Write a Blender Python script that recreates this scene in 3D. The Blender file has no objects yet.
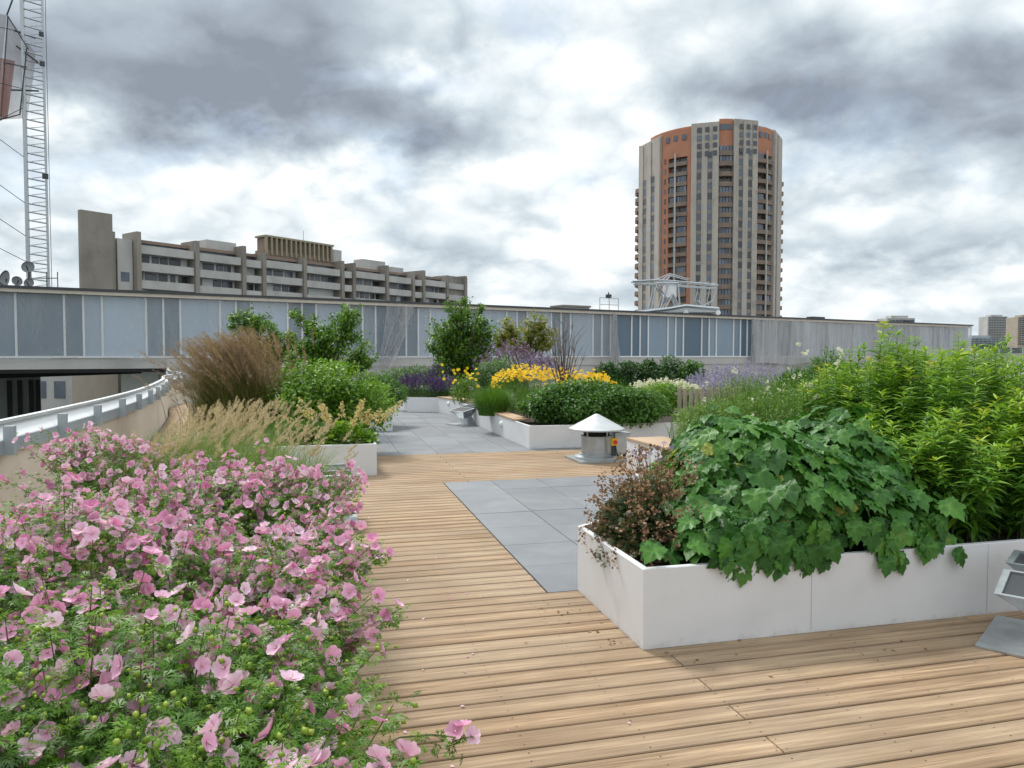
import bpy, math, random
import numpy as np
from mathutils import Vector, Matrix

random.seed(7)
RNG = np.random.default_rng(11)
PI = math.pi
S = bpy.context.scene
COL = S.collection

# ------------------------------------------------------------------ camera frame
F = 745.0
H = 1.6
PITCH = math.radians(2.15)
CP, SP = math.cos(PITCH), math.sin(PITCH)

def ray(px, py):
    a, b = (px - 512) / F, (384 - py) / F
    return np.array([a, CP + b * SP, -SP + b * CP])

def at(px, py, Y):
    d = ray(px, py)
    return np.array([0, 0, H]) + d * (Y / d[1])

def G(px, py, z=0.0):
    d = ray(px, py)
    return np.array([0, 0, H]) + d * ((z - H) / d[2])

ANG = math.radians(14.2)                       # the deck grid is turned against the view
CA, SA = math.cos(ANG), math.sin(ANG)

def uv(u, v, z=0.0):
    return np.array([u * CA - v * SA, u * SA + v * CA, z])

# ------------------------------------------------------------------ mesh builder
class MB:
    def __init__(self):
        self.V, self.T, self.P, self.M, self.n = [], [], {}, {}, 0

    def add(self, V, polys, tint=0.5, mi=0):
        V = np.asarray(V, float).reshape(-1, 3)
        n = len(V)
        self.V.append(V)
        t = np.asarray(tint, float)
        self.T.append(np.full(n, float(t)) if t.ndim == 0 else t)
        for f in polys:
            f = np.asarray(f, int)
            if f.ndim == 1:
                f = f[None]
            k = f.shape[1]
            self.P.setdefault(k, []).append(f + self.n)
            self.M.setdefault(k, []).append(np.full(len(f), mi))
        self.n += n
        return self

    def box(self, x0, y0, z0, x1, y1, z1, tint=0.5, mi=0, X=None):
        V = np.array([[x, y, z] for z in (z0, z1) for x, y in ((x0, y0), (x1, y0), (x1, y1), (x0, y1))], float)
        if X is not None:
            V = X(V)
        return self.add(V, [[[3, 2, 1, 0], [4, 5, 6, 7], [0, 1, 5, 4], [1, 2, 6, 5], [2, 3, 7, 6], [3, 0, 4, 7]]], tint, mi)

    def prism(self, pts, z0, z1, tint=0.5, mi=0, caps=True):
        p = np.asarray(pts, float)[:, :2]
        n = len(p)
        z0 = np.broadcast_to(z0, n); z1 = np.broadcast_to(z1, n)
        V = np.vstack([np.c_[p, z0], np.c_[p, z1]])
        i = np.arange(n); j = (i + 1) % n
        fs = [np.c_[i, j, j + n, i + n]]
        if caps:
            fs += [i[::-1][None], (i + n)[None]]
        return self.add(V, fs, tint, mi)

    def tube(self, pts, r, k=6, tint=0.5, mi=0, cap=True):
        p = np.asarray(pts, float)
        n = len(p)
        r = np.broadcast_to(np.asarray(r, float), n)
        t = np.gradient(p, axis=0)
        t /= np.linalg.norm(t, axis=1)[:, None] + 1e-9
        ref = np.array([0.0, 0, 1]) if abs(t[:, 2]).mean() < 0.8 else np.array([1.0, 0, 0])
        a = np.cross(t, ref); a /= np.linalg.norm(a, axis=1)[:, None] + 1e-9
        b = np.cross(t, a)
        th = np.arange(k) * 2 * PI / k
        V = p[:, None] + r[:, None, None] * (np.cos(th)[None, :, None] * a[:, None] + np.sin(th)[None, :, None] * b[:, None])
        fs = []
        i = np.arange(k); j = (i + 1) % k
        for s in range(n - 1):
            fs.append(np.c_[i + s * k, j + s * k, j + (s + 1) * k, i + (s + 1) * k])
        if cap:
            fs += [i[::-1][None], (i + (n - 1) * k)[None]]
        return self.add(V.reshape(-1, 3), fs, tint, mi)

    def lathe(self, prof, k=32, c=(0, 0, 0), tint=0.5, mi=0):
        prof = np.asarray(prof, float)
        th = np.arange(k) * 2 * PI / k
        V = np.stack([np.stack([r * np.cos(th), r * np.sin(th), np.full(k, z)], 1) for r, z in prof]) + np.asarray(c, float)
        fs = []
        i = np.arange(k); j = (i + 1) % k
        for s in range(len(prof) - 1):
            fs.append(np.c_[i + s * k, j + s * k, j + (s + 1) * k, i + (s + 1) * k])
        return self.add(V.reshape(-1, 3), fs, tint, mi)

    def inst(self, tpl, pos, dirs, nrm, scale, tint, mi=0):
        TV, TF = tpl[:2]
        pos = np.asarray(pos, float); n = len(pos)
        if n == 0:
            return self
        y = dirs / (np.linalg.norm(dirs, axis=1)[:, None] + 1e-9)
        z = nrm - (nrm * y).sum(1)[:, None] * y
        z /= np.linalg.norm(z, axis=1)[:, None] + 1e-9
        x = np.cross(y, z)
        sc = np.broadcast_to(np.asarray(scale, float), (n,))
        V = pos[:, None] + sc[:, None, None] * (TV[None, :, 0:1] * x[:, None] + TV[None, :, 1:2] * y[:, None] + TV[None, :, 2:3] * z[:, None])
        k = len(TV)
        off = np.arange(n) * k
        fs = [(f[None] + off[:, None, None]).reshape(-1, f.shape[1]) for f in TF]
        tt = np.repeat(np.broadcast_to(tint, (n,)), k)
        if len(tpl) > 2:                         # natural veining of the blade
            tt = np.clip(tt + np.tile(tpl[2], n), 0, 1)
        return self.add(V.reshape(-1, 3), fs, tt, mi)

    def build(self, name, mats, parent=None, smooth=False):
        me = bpy.data.meshes.new(name)
        V = np.concatenate(self.V).astype(np.float32)
        me.vertices.add(len(V)); me.vertices.foreach_set('co', V.ravel())
        loops, starts, mi, s = [], [], [], 0
        for k, L in self.P.items():
            A = np.concatenate(L)
            loops.append(A.ravel()); starts.append(s + np.arange(len(A)) * k)
            mi.append(np.concatenate(self.M[k])); s += A.size
        loops = np.concatenate(loops).astype(np.int32); starts = np.concatenate(starts).astype(np.int32)
        me.loops.add(len(loops)); me.loops.foreach_set('vertex_index', loops)
        me.polygons.add(len(starts)); me.polygons.foreach_set('loop_start', starts)
        me.polygons.foreach_set('material_index', np.concatenate(mi).astype(np.int32))
        me.update(calc_edges=True)
        at_ = me.attributes.new('tint', 'FLOAT', 'POINT')
        at_.data.foreach_set('value', np.concatenate(self.T).astype(np.float32))
        me.polygons.foreach_set('use_smooth', np.full(len(starts), smooth))
        for m in (mats if isinstance(mats, (list, tuple)) else [mats]):
            me.materials.append(m)
        me.validate()
        o = bpy.data.objects.new(name, me)
        COL.objects.link(o)
        if parent:
            o.parent = parent
        return o

def tag(o, label, cat, group=None):
    o['label'] = label; o['category'] = cat
    if group:
        o['group'] = group
    return o

def thing(name, label, cat, loc=(0, 0, 0), rz=0, group=None):
    o = bpy.data.objects.new(name, None)
    COL.objects.link(o)
    o.empty_display_size = 0.2
    o.location = [float(c) for c in loc]; o.rotation_euler = (0, 0, rz)
    return tag(o, label, cat, group)

def struct(o, kind='structure'):
    o['kind'] = kind
    return o

def dup(o, parent):
    c = o.copy(); COL.objects.link(c); c.parent = parent
    return c

def dup_tree(root, loc, rz, label):
    r = root.copy(); COL.objects.link(r)
    r.location = [float(c) for c in loc]; r.rotation_euler = (0, 0, rz); r['label'] = label
    for ch in list(root.children):
        c = dup(ch, r)
        for g in ch.children:
            dup(g, c)
    return r

class Pool:
    """the first `limit` pieces become parts of their own, the rest one shared part"""
    def __init__(self, name, rest_name, m, parent, limit=98):
        self.a = (name, m, parent); self.rn = rest_name; self.limit = limit; self.k = 0; self.rest = MB()
    def add(self, mb):
        if self.k < self.limit:
            mb.build(*self.a); self.k += 1
        else:
            self.rest.add(np.concatenate(mb.V), [f for L in mb.P.values() for f in L], np.concatenate(mb.T))
    def close(self):
        if self.rest.n:
            self.rest.build(self.rn, self.a[1], self.a[2])['kind'] = 'stuff'

# ------------------------------------------------------------------ materials
def _nt(name):
    m = bpy.data.materials.new(name); m.use_nodes = True
    nt = m.node_tree; nt.nodes.clear()
    out = nt.nodes.new('ShaderNodeOutputMaterial')
    return m, nt, out

def N(nt, t, **kw):
    n = nt.nodes.new(t)
    for k, v in kw.items():
        if hasattr(n, k):
            setattr(n, k, v)
        else:
            n.inputs[k].default_value = v
    return n

def rgba(c):
    return (c[0], c[1], c[2], 1.0)

def mixc(nt, fac, a, b, blend='MIX'):
    m = nt.nodes.new('ShaderNodeMix'); m.data_type = 'RGBA'; m.blend_type = blend
    for i, s in ((0, fac), (6, a), (7, b)):
        if isinstance(s, bpy.types.NodeSocket):
            nt.links.new(s, m.inputs[i])
        elif i == 0:
            m.inputs[0].default_value = s
        else:
            m.inputs[i].default_value = rgba(s)
    return m.outputs[2]

def mat(name, c, c2=None, scale=4.0, rough=0.6, metal=0.0, bump=0.0, bscale=40.0, spec=0.4, tint=None, stretch=(1, 1, 1), dirt=None, splash=None):
    m, nt, out = _nt(name)
    p = N(nt, 'ShaderNodeBsdfPrincipled', Roughness=rough, Metallic=metal)
    p.inputs['Specular IOR Level'].default_value = spec
    tc = N(nt, 'ShaderNodeTexCoord')
    mp = N(nt, 'ShaderNodeMapping'); mp.inputs['Scale'].default_value = stretch
    nt.links.new(tc.outputs['Object'], mp.inputs['Vector'])
    nz = N(nt, 'ShaderNodeTexNoise', Scale=scale, Detail=6.0, Roughness=0.6)
    nt.links.new(mp.outputs['Vector'], nz.inputs['Vector'])
    rp = N(nt, 'ShaderNodeMapRange'); rp.inputs[1].default_value = 0.3; rp.inputs[2].default_value = 0.7
    nt.links.new(nz.outputs[0], rp.inputs[0])
    col = mixc(nt, rp.outputs[0], c, c2 if c2 else [x * 0.82 for x in c])
    if tint:
        a = N(nt, 'ShaderNodeAttribute', attribute_name='tint')
        col = mixc(nt, a.outputs['Fac'], col, mixc(nt, 1.0, col, tint, 'MULTIPLY'))
    if dirt:
        nz3 = N(nt, 'ShaderNodeTexNoise', Scale=dirt[1], Detail=8.0, Roughness=0.7)
        nt.links.new(tc.outputs['Object'], nz3.inputs['Vector'])
        r3 = N(nt, 'ShaderNodeMapRange'); r3.inputs[1].default_value = 0.52; r3.inputs[2].default_value = 0.75
        r3.inputs[4].default_value = dirt[2]
        nt.links.new(nz3.outputs[0], r3.inputs[0])
        col = mixc(nt, r3.outputs[0], col, dirt[0])
    if splash:                                   # soil splashed up from the boards: ragged spots that thin out with height
        sx_ = N(nt, 'ShaderNodeSeparateXYZ'); nt.links.new(tc.outputs['Object'], sx_.inputs[0])
        ns = N(nt, 'ShaderNodeTexNoise', Scale=14.0, Detail=9.0, Roughness=0.75); nt.links.new(tc.outputs['Object'], ns.inputs['Vector'])
        hz = N(nt, 'ShaderNodeMapRange'); hz.inputs[2].default_value = splash[1]; hz.inputs[3].default_value = 0.30; hz.inputs[4].default_value = -0.02
        nt.links.new(sx_.outputs[2], hz.inputs[0])
        ad = N(nt, 'ShaderNodeMath', operation='ADD'); nt.links.new(ns.outputs[0], ad.inputs[0]); nt.links.new(hz.outputs[0], ad.inputs[1])
        r4 = N(nt, 'ShaderNodeMapRange'); r4.inputs[1].default_value = 0.66; r4.inputs[2].default_value = 0.86; r4.inputs[4].default_value = 0.22
        nt.links.new(ad.outputs[0], r4.inputs[0])
        col = mixc(nt, r4.outputs[0], col, splash[0])
    nt.links.new(col, p.inputs['Base Color'])
    if bump:
        nb = N(nt, 'ShaderNodeTexNoise', Scale=bscale, Detail=4.0)
        nt.links.new(mp.outputs['Vector'], nb.inputs['Vector'])
        b = N(nt, 'ShaderNodeBump', Strength=bump, Distance=0.02)
        nt.links.new(nb.outputs[0], b.inputs['Height']); nt.links.new(b.outputs[0], p.inputs['Normal'])
    nt.links.new(p.outputs[0], out.inputs[0])
    return m

def leafmat(name, stops, trans=0.35, rough=0.45, spec=0.35, thru=(1.25, 1.25, 0.8)):
    m, nt, out = _nt(name)
    a = N(nt, 'ShaderNodeAttribute', attribute_name='tint')
    r = N(nt, 'ShaderNodeValToRGB')
    e = r.color_ramp.elements
    e[0].position = 0; e[0].color = rgba(stops[0]); e[1].position = 1; e[1].color = rgba(stops[-1])
    for i, s in enumerate(stops[1:-1]):
        q = e.new((i + 1) / (len(stops) - 1)); q.color = rgba(s)
    nt.links.new(a.outputs['Fac'], r.inputs[0])
    p = N(nt, 'ShaderNodeBsdfPrincipled', Roughness=rough)
    p.inputs['Specular IOR Level'].default_value = spec
    t = N(nt, 'ShaderNodeBsdfTranslucent')
    tc = N(nt, 'ShaderNodeTexCoord')
    nz = N(nt, 'ShaderNodeTexNoise', Scale=45.0, Detail=3.0)
    nt.links.new(tc.outputs['Object'], nz.inputs['Vector'])
    rp = N(nt, 'ShaderNodeMapRange'); rp.inputs[3].default_value = 0.78; rp.inputs[4].default_value = 1.22
    nt.links.new(nz.outputs[0], rp.inputs[0])
    col = mixc(nt, 1.0, r.outputs[0], rp.outputs[0], 'MULTIPLY')
    nt.links.new(col, p.inputs['Base Color'])
    nt.links.new(mixc(nt, 1.0, col, thru, 'MULTIPLY'), t.inputs['Color'])
    mx = N(nt, 'ShaderNodeMixShader'); mx.inputs[0].default_value = trans
    nt.links.new(p.outputs[0], mx.inputs[1]); nt.links.new(t.outputs[0], mx.inputs[2])
    nt.links.new(mx.outputs[0], out.inputs[0])
    return m

def woodmat(name, light, dark, grey):
    m, nt, out = _nt(name)
    p = N(nt, 'ShaderNodeBsdfPrincipled', Roughness=0.75)
    p.inputs['Specular IOR Level'].default_value = 0.25
    tc = N(nt, 'ShaderNodeTexCoord')
    a = N(nt, 'ShaderNodeAttribute', attribute_name='tint')
    mul = N(nt, 'ShaderNodeMath', operation='MULTIPLY'); mul.inputs[1].default_value = 97.0
    nt.links.new(a.outputs['Fac'], mul.inputs[0])
    def noise(sc, scale, det, w=True, rough=0.6):
        mp = N(nt, 'ShaderNodeMapping'); mp.inputs['Scale'].default_value = sc
        nt.links.new(tc.outputs['Object'], mp.inputs['Vector'])
        nz = N(nt, 'ShaderNodeTexNoise', noise_dimensions='4D', Scale=scale, Detail=det, Roughness=rough)
        nt.links.new(mp.outputs['Vector'], nz.inputs['Vector'])
        if w:
            nt.links.new(mul.outputs[0], nz.inputs['W'])
        return nz.outputs[0]
    def rng(s, lo, hi, o0=0.0, o1=1.0):
        r = N(nt, 'ShaderNodeMapRange'); r.inputs[1].default_value = lo; r.inputs[2].default_value = hi
        r.inputs[3].default_value = o0; r.inputs[4].default_value = o1
        nt.links.new(s, r.inputs[0]); return r.outputs[0]
    grain = noise((0.9, 26, 1), 1.6, 5.0)
    fine = noise((2.2, 130, 1), 1.5, 5.0, True, .7)
    blot = noise((0.8, 1.2, 1), 1.3, 4.0, False)
    knot = noise((5, 22, 1), 1.1, 2.0)
    c = mixc(nt, rng(grain, 0.40, 0.62), light, dark)
    # paler along the middle of a board, darker brown towards its edges
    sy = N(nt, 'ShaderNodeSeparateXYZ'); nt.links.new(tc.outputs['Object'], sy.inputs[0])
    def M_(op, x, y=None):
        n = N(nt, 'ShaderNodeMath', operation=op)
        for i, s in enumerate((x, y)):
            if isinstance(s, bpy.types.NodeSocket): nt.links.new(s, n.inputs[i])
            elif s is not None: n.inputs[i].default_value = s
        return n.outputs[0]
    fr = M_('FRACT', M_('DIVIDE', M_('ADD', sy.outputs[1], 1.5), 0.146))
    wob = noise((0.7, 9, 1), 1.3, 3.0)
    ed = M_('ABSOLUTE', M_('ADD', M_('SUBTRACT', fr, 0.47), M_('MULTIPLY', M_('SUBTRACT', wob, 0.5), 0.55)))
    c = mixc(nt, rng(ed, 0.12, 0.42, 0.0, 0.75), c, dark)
    c = mixc(nt, rng(a.outputs['Fac'], 0, 1, 0.0, 0.55), c, grey)
    c = mixc(nt, rng(blot, 0.42, 0.75, 0, 0.55), c, [x * 0.75 for x in dark])
    wear = noise((0.25, 0.25, 1), 1.7, 5.0, False, .7)
    c = mixc(nt, rng(wear, 0.5, 0.8, 0, 0.5), c, (0.30, 0.255, 0.205))
    c = mixc(nt, rng(fine, 0.42, 0.68, 0, 0.6), c, [x * 0.55 for x in dark])
    c = mixc(nt, rng(knot, 0.70, 0.78, 0, 0.7), c, [x * 0.35 for x in dark])
    nt.links.new(c, p.inputs['Base Color'])
    b = N(nt, 'ShaderNodeBump', Strength=0.35, Distance=0.004)
    nt.links.new(fine, b.inputs['Height']); nt.links.new(b.outputs[0], p.inputs['Normal'])
    nt.links.new(p.outputs[0], out.inputs[0])
    return m

def netmat(name, c, fac, vstripe=0.0):
    m, nt, out = _nt(name)
    d = N(nt, 'ShaderNodeBsdfDiffuse', Color=rgba(c)); t = N(nt, 'ShaderNodeBsdfTransparent')
    tl = N(nt, 'ShaderNodeBsdfTranslucent', Color=rgba(c))
    m0 = N(nt, 'ShaderNodeMixShader'); m0.inputs[0].default_value = 0.3
    nt.links.new(d.outputs[0], m0.inputs[1]); nt.links.new(tl.outputs[0], m0.inputs[2])
    tc = N(nt, 'ShaderNodeTexCoord'); mp = N(nt, 'ShaderNodeMapping'); mp.inputs['Scale'].default_value = (1.2, 1.2, 0.25)
    nt.links.new(tc.outputs['Object'], mp.inputs[0])
    nz = N(nt, 'ShaderNodeTexNoise', Scale=0.9, Detail=6.0, Roughness=0.65)
    nt.links.new(mp.outputs[0], nz.inputs['Vector'])
    r = N(nt, 'ShaderNodeMapRange'); r.inputs[1].default_value = 0.3; r.inputs[2].default_value = 0.7
    r.inputs[3].default_value = fac - 0.12 - vstripe; r.inputs[4].default_value = fac + 0.12 + vstripe
    nt.links.new(nz.outputs[0], r.inputs[0])
    mx = N(nt, 'ShaderNodeMixShader')
    nt.links.new(r.outputs[0], mx.inputs[0]); nt.links.new(t.outputs[0], mx.inputs[1]); nt.links.new(m0.outputs[0], mx.inputs[2])
    nt.links.new(mx.outputs[0], out.inputs[0])
    return m

M = {}
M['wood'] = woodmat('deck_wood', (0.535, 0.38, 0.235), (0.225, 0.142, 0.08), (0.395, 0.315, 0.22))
M['bench_wood'] = woodmat('bench_wood', (0.58, 0.41, 0.27), (0.42, 0.27, 0.16), (0.5, 0.4, 0.3))
M['gap'] = mat('dark_gap', (0.025, 0.02, 0.017), rough=0.9)
M['nail'] = mat('nail', (0.05, 0.04, 0.035), rough=0.5, metal=0.5)
M['tile'] = mat('slate_tile', (0.215, 0.225, 0.24), (0.165, 0.175, 0.19), scale=2.2, rough=0.55, bump=0.12, bscale=60, tint=(0.8, 0.8, 0.8), dirt=((0.30, 0.30, 0.29), 1.6, 0.4))
M['planter'] = mat('planter_paint', (0.69, 0.695, 0.71), (0.62, 0.625, 0.64), scale=1.3, rough=0.5, bump=0.03, bscale=90, dirt=((0.46, 0.45, 0.43), 2.3, 0.22), splash=((0.20, 0.17, 0.11), 0.07))
M['soil'] = mat('soil', (0.05, 0.035, 0.025), (0.02, 0.015, 0.01), scale=18, rough=0.95, bump=0.8, bscale=50)
M['cream'] = mat('cream_render', (0.68, 0.61, 0.52), (0.60, 0.53, 0.44), scale=1.2, rough=0.8, bump=0.05, stretch=(1, 1, 0.3), dirt=((0.36, 0.29, 0.23), 0.9, 0.5))
M['galv'] = mat('galvanised', (0.50, 0.53, 0.55), (0.36, 0.39, 0.41), scale=9, rough=0.42, metal=0.75, bump=0.02)
M['galvlight'] = mat('galvanised_pale', (0.56, 0.58, 0.585), (0.42, 0.44, 0.45), scale=7, rough=0.42, metal=0.35)
M['steelband'] = mat('painted_band', (0.34, 0.39, 0.42), (0.28, 0.32, 0.35), scale=2, rough=0.5)
M['white'] = mat('white_paint', (0.78, 0.79, 0.80), (0.70, 0.71, 0.72), scale=2, rough=0.5)
M['rail'] = mat('rail_paint', (0.62, 0.65, 0.66), rough=0.4, metal=0.2)
M['darkmetal'] = mat('dark_metal', (0.05, 0.055, 0.06), rough=0.4)
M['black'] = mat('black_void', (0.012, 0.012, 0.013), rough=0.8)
M['yellow'] = mat('yellow_plastic', (0.80, 0.46, 0.02), rough=0.4)
M['red'] = mat('red_plastic', (0.6, 0.03, 0.02), rough=0.4)
M['conc'] = mat('board_concrete', (0.31, 0.285, 0.25), (0.21, 0.19, 0.165), scale=0.25, rough=0.9, stretch=(1, 1, 0.35), dirt=((0.07, 0.06, 0.055), 0.12, 0.6))
M['conclight'] = mat('pale_concrete', (0.50, 0.495, 0.48), (0.37, 0.365, 0.35), scale=0.3, rough=0.85, stretch=(1, 1, 0.4), dirt=((0.18, 0.17, 0.16), 0.15, 0.5))
M['pier'] = mat('tower_pier', (0.47, 0.425, 0.38), (0.36, 0.32, 0.285), scale=0.5, rough=0.85, stretch=(1, 1, 0.12), dirt=((0.22, 0.19, 0.165), 0.22, 0.7))
M['towerwall'] = mat('tower_brown', (0.26, 0.195, 0.155), (0.185, 0.14, 0.115), scale=0.3, rough=0.85)
M['orange'] = mat('tower_orange', (0.48, 0.225, 0.14), (0.39, 0.17, 0.105), scale=0.2, rough=0.8)
M['glassdark'] = mat('dark_glass', (0.035, 0.04, 0.048), (0.06, 0.065, 0.07), scale=0.35, rough=0.15, spec=0.6, tint=(3.2, 3.6, 4.2))
M['winglass'] = mat('wing_glass', (0.45, 0.55, 0.655), (0.38, 0.475, 0.58), scale=0.3, rough=0.2, spec=0.5, tint=(0.20, 0.26, 0.30))
M['beige'] = mat('beige_wall', (0.40, 0.34, 0.28), (0.34, 0.29, 0.24), scale=0.5, rough=0.85)
M['net'] = netmat('net_sheet', (0.66, 0.68, 0.70), 0.30)
M['net3'] = netmat('net_sheet_drawn', (0.62, 0.62, 0.63), 0.40, 0.1)
M['net2'] = netmat('net_sheet_dense', (0.62, 0.62, 0.63), 0.66, 0.12)
M['mesh_red'] = netmat('red_mesh', (0.24, 0.10, 0.08), 0.78)
M['mesh_white'] = netmat('white_mesh', (0.20, 0.175, 0.165), 0.55)
M['gravel'] = mat('gravel', (0.30, 0.28, 0.25), (0.18, 0.17, 0.15), scale=40, rough=0.95, bump=0.5)
M['city'] = mat('city_ground', (0.16, 0.165, 0.16), (0.08, 0.10, 0.07), scale=0.02, rough=0.95)
M['bark'] = mat('bark', (0.10, 0.075, 0.055), (0.06, 0.045, 0.033), scale=20, rough=0.9)
M['bare'] = mat('bare_twig', (0.15, 0.105, 0.085), (0.10, 0.07, 0.055), scale=20, rough=0.9)
M['stem'] = mat('green_stem', (0.10, 0.14, 0.04), (0.07, 0.10, 0.03), scale=20, rough=0.7)
M['picket'] = mat('grey_picket', (0.42, 0.355, 0.28), (0.25, 0.21, 0.165), scale=12, rough=0.9, stretch=(1, 1, 0.2))

# ------------------------------------------------------------------ leaf templates (length 1 along y, face up z)
def tpl_leaf(w=0.28, n=4, droop=0.25, fold=0.25, peak=0.42):
    V, F4, F3 = [], [], []
    for i in range(n + 1):
        t = i / n
        wd = 0.0 if i in (0, n) else w * min(1, (t / peak)) ** 0.7 * (1 - max(0, (t - peak) / (1 - peak)) ** 1.6)
        z = -droop * t * t
        V += [[-wd, t, z + fold * wd], [0, t, z], [wd, t, z + fold * wd]]
    V = np.array(V)
    for i in range(n):
        a = i * 3
        F4 += [[a, a + 1, a + 4, a + 3], [a + 1, a + 2, a + 5, a + 4]]
    return V, [np.array(F4)]

def tpl_big():
    # five-pointed toothed leaf with a bent blade
    n = 30
    V = [[0, 0.38, 0]]
    for ring in (0.5, 1.0):
        for i in range(n):
            th = 2 * PI * i / n
            c = math.cos(th)                       # th = 0 is the tip
            lobes = max(math.exp(-((math.remainder(th - a, 2 * PI)) / 0.50) ** 2) * s
                        for a, s in ((0, 0.36), (0.95, 0.21), (-0.95, 0.21), (2.0, 0.14), (-2.0, 0.14)))
            r = (0.335 + lobes) * (1.0 if i % 2 == 0 else 0.88)
            if abs(abs(th) - PI) < 0.15:
                r = 0.30
            r *= ring
            x, y = r * math.sin(th), 0.38 + r * c
            V.append([x, y, 0])
    V = np.array(V)
    V[:, 2] = -0.40 * (V[:, 1] - 0.2) ** 2 - 0.30 * V[:, 0] ** 2 + 0.22 * np.abs(V[:, 0]) + 0.035 * np.sin(V[:, 0] * 17 + V[:, 1] * 13) + 0.03 * np.sin(V[:, 1] * 21)
    i = np.arange(n); j = (i + 1) % n
    th = 2 * PI * np.arange(n) / n
    vein = np.zeros(n)
    for a in (0, .95, -.95, 2.0, -2.0):
        vein = np.maximum(vein, np.exp(-(np.abs((th - a + PI) % (2 * PI) - PI) / .13) ** 2))
    tv = np.r_[.20, .22 * vein - .09, .10 * vein - .05]
    return V, [np.c_[np.zeros(n, int), 1 + j, 1 + i], np.c_[1 + i, 1 + j, 1 + n + j, 1 + n + i]], tv

def tpl_dissected():
    V, Fq = [], []
    def dia(o, ang, L, w):
        d = np.array([math.sin(ang), math.cos(ang)]); p = np.array([d[1], -d[0]])
        b = len(V)
        for q, z in ((o, 0), (o + d * L * 0.55 + p * w, 0.04 * L), (o + d * L, -0.12 * L), (o + d * L * 0.55 - p * w, 0.04 * L)):
            V.append([q[0], q[1], z - 0.15 * (q[0] ** 2 + q[1] ** 2)])
        Fq.append([b, b + 1, b + 2, b + 3])
    for a, L in ((0, 0.85), (0.75, 0.72), (-0.75, 0.72), (1.5, 0.52), (-1.5, 0.52)):
        o = np.array([0.0, 0.1]); d = np.array([math.sin(a), math.cos(a)])
        dia(o, a, L, 0.065)
        dia(o + d * L * 0.42, a + 0.6, L * 0.42, 0.05); dia(o + d * L * 0.42, a - 0.6, L * 0.42, 0.05)
    return np.array(V), [np.array(Fq)]

def tpl_flower(petals=5, w=0.60, cup=0.42, notch=0.05, inner=0.04):
    V, Fq, Ft = [], [], []
    for k in range(petals):
        a = 2 * PI * k / petals
        d = np.array([math.sin(a), math.cos(a)]); p = np.array([d[1], -d[0]])
        b = len(V)
        for r, s, dz in ((inner, 0, 0), (0.55, -w * 0.8, 0.02), (0.5, 0, -0.02), (0.55, w * 0.8, 0.02), (0.97, -w * 0.72, 0), (1.0 - notch, 0, 0.03), (0.97, w * 0.72, 0)):
            q = d * r + p * s
            V.append([q[0], q[1], cup * (r ** 1.5) * 0.55 + dz + 0.03 * math.sin(k * 2.1)])
        Ft += [[b, b + 2, b + 1], [b, b + 3, b + 2]]
        Fq += [[b + 1, b + 2, b + 5, b + 4], [b + 2, b + 3, b + 6, b + 5]]
    return np.array(V), [np.array(Ft), np.array(Fq)]

def tpl_mallow():
    V, Fq, TT = [], [], []
    R_ = (.03, .34, .66, .90, 1.0); W_ = (.02, .27, .56, .60, .34)
    for k in range(5):
        a = 2 * PI * k / 5 + .06 * math.sin(k * 3.3)
        d = np.array([math.sin(a), math.cos(a)]); p = np.array([d[1], -d[0]])
        b = len(V)
        for j, (rr, ww) in enumerate(zip(R_, W_)):
            for s in (-1, 0, 1):
                r2 = rr - (.11 if s == 0 and j == 4 else 0)
                q = d * r2 + p * ww * s
                z = .44 * rr ** 1.3 + .05 * math.sin(k * 2.4 + rr * 5) * rr + (.045 * s if j < 4 else 0.02 * s) + (-.035 if s == 0 else 0)
                V.append([q[0], q[1], z]); TT.append((-.35, -.10, .0, .10, .16)[j] - (.13 if s == 0 else 0))
        for j in range(4):
            for s in (0, 1):
                i = b + j * 3 + s
                Fq.append([i, i + 1, i + 4, i + 3])
    return np.array(V), [np.array(Fq)], np.array(TT)

OCT = (np.array([[1, 0, 0], [-1, 0, 0], [0, 1, 0], [0, -1, 0], [0, 0, 1], [0, 0, -1.0]]) * 0.5,
       [np.array([[0, 2, 4], [2, 1, 4], [1, 3, 4], [3, 0, 4], [2, 0, 5], [1, 2, 5], [3, 1, 5], [0, 3, 5]])])
OVATE = tpl_leaf(0.30, 3, 0.3, 0.3)
NARROW = tpl_leaf(0.105, 4, 0.35, 0.3)
LINEAR = tpl_leaf(0.05, 3, 0.2, 0.2)
ROUND = tpl_leaf(0.42, 3, 0.25, 0.25, 0.55)
BIG = tpl_big()
DISS = tpl_dissected()
MALLOW = tpl_mallow()
DAISY = tpl_flower(8, 0.32, 0.1, 0.0, 0.15)
SMALLFL = tpl_flower(5, 0.45, 0.2, 0.0, 0.1)
WHORL = tpl_leaf(0.115, 4, 0.45, 0.3, .38)

def rdir(n):
    v = RNG.normal(size=(n, 3)); return v / np.linalg.norm(v, axis=1)[:, None]

def nz(v):
    return v / (np.linalg.norm(v, axis=1)[:, None] + 1e-9)

def lumps(d, k=7, f=3.0):
    o = np.zeros(len(d))
    for _ in range(k):
        o += np.sin(d @ (RNG.normal(size=3) * f) + RNG.uniform(0, 6.28))
    return o / math.sqrt(k)

UP = np.array([0, 0, 1.0])

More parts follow.
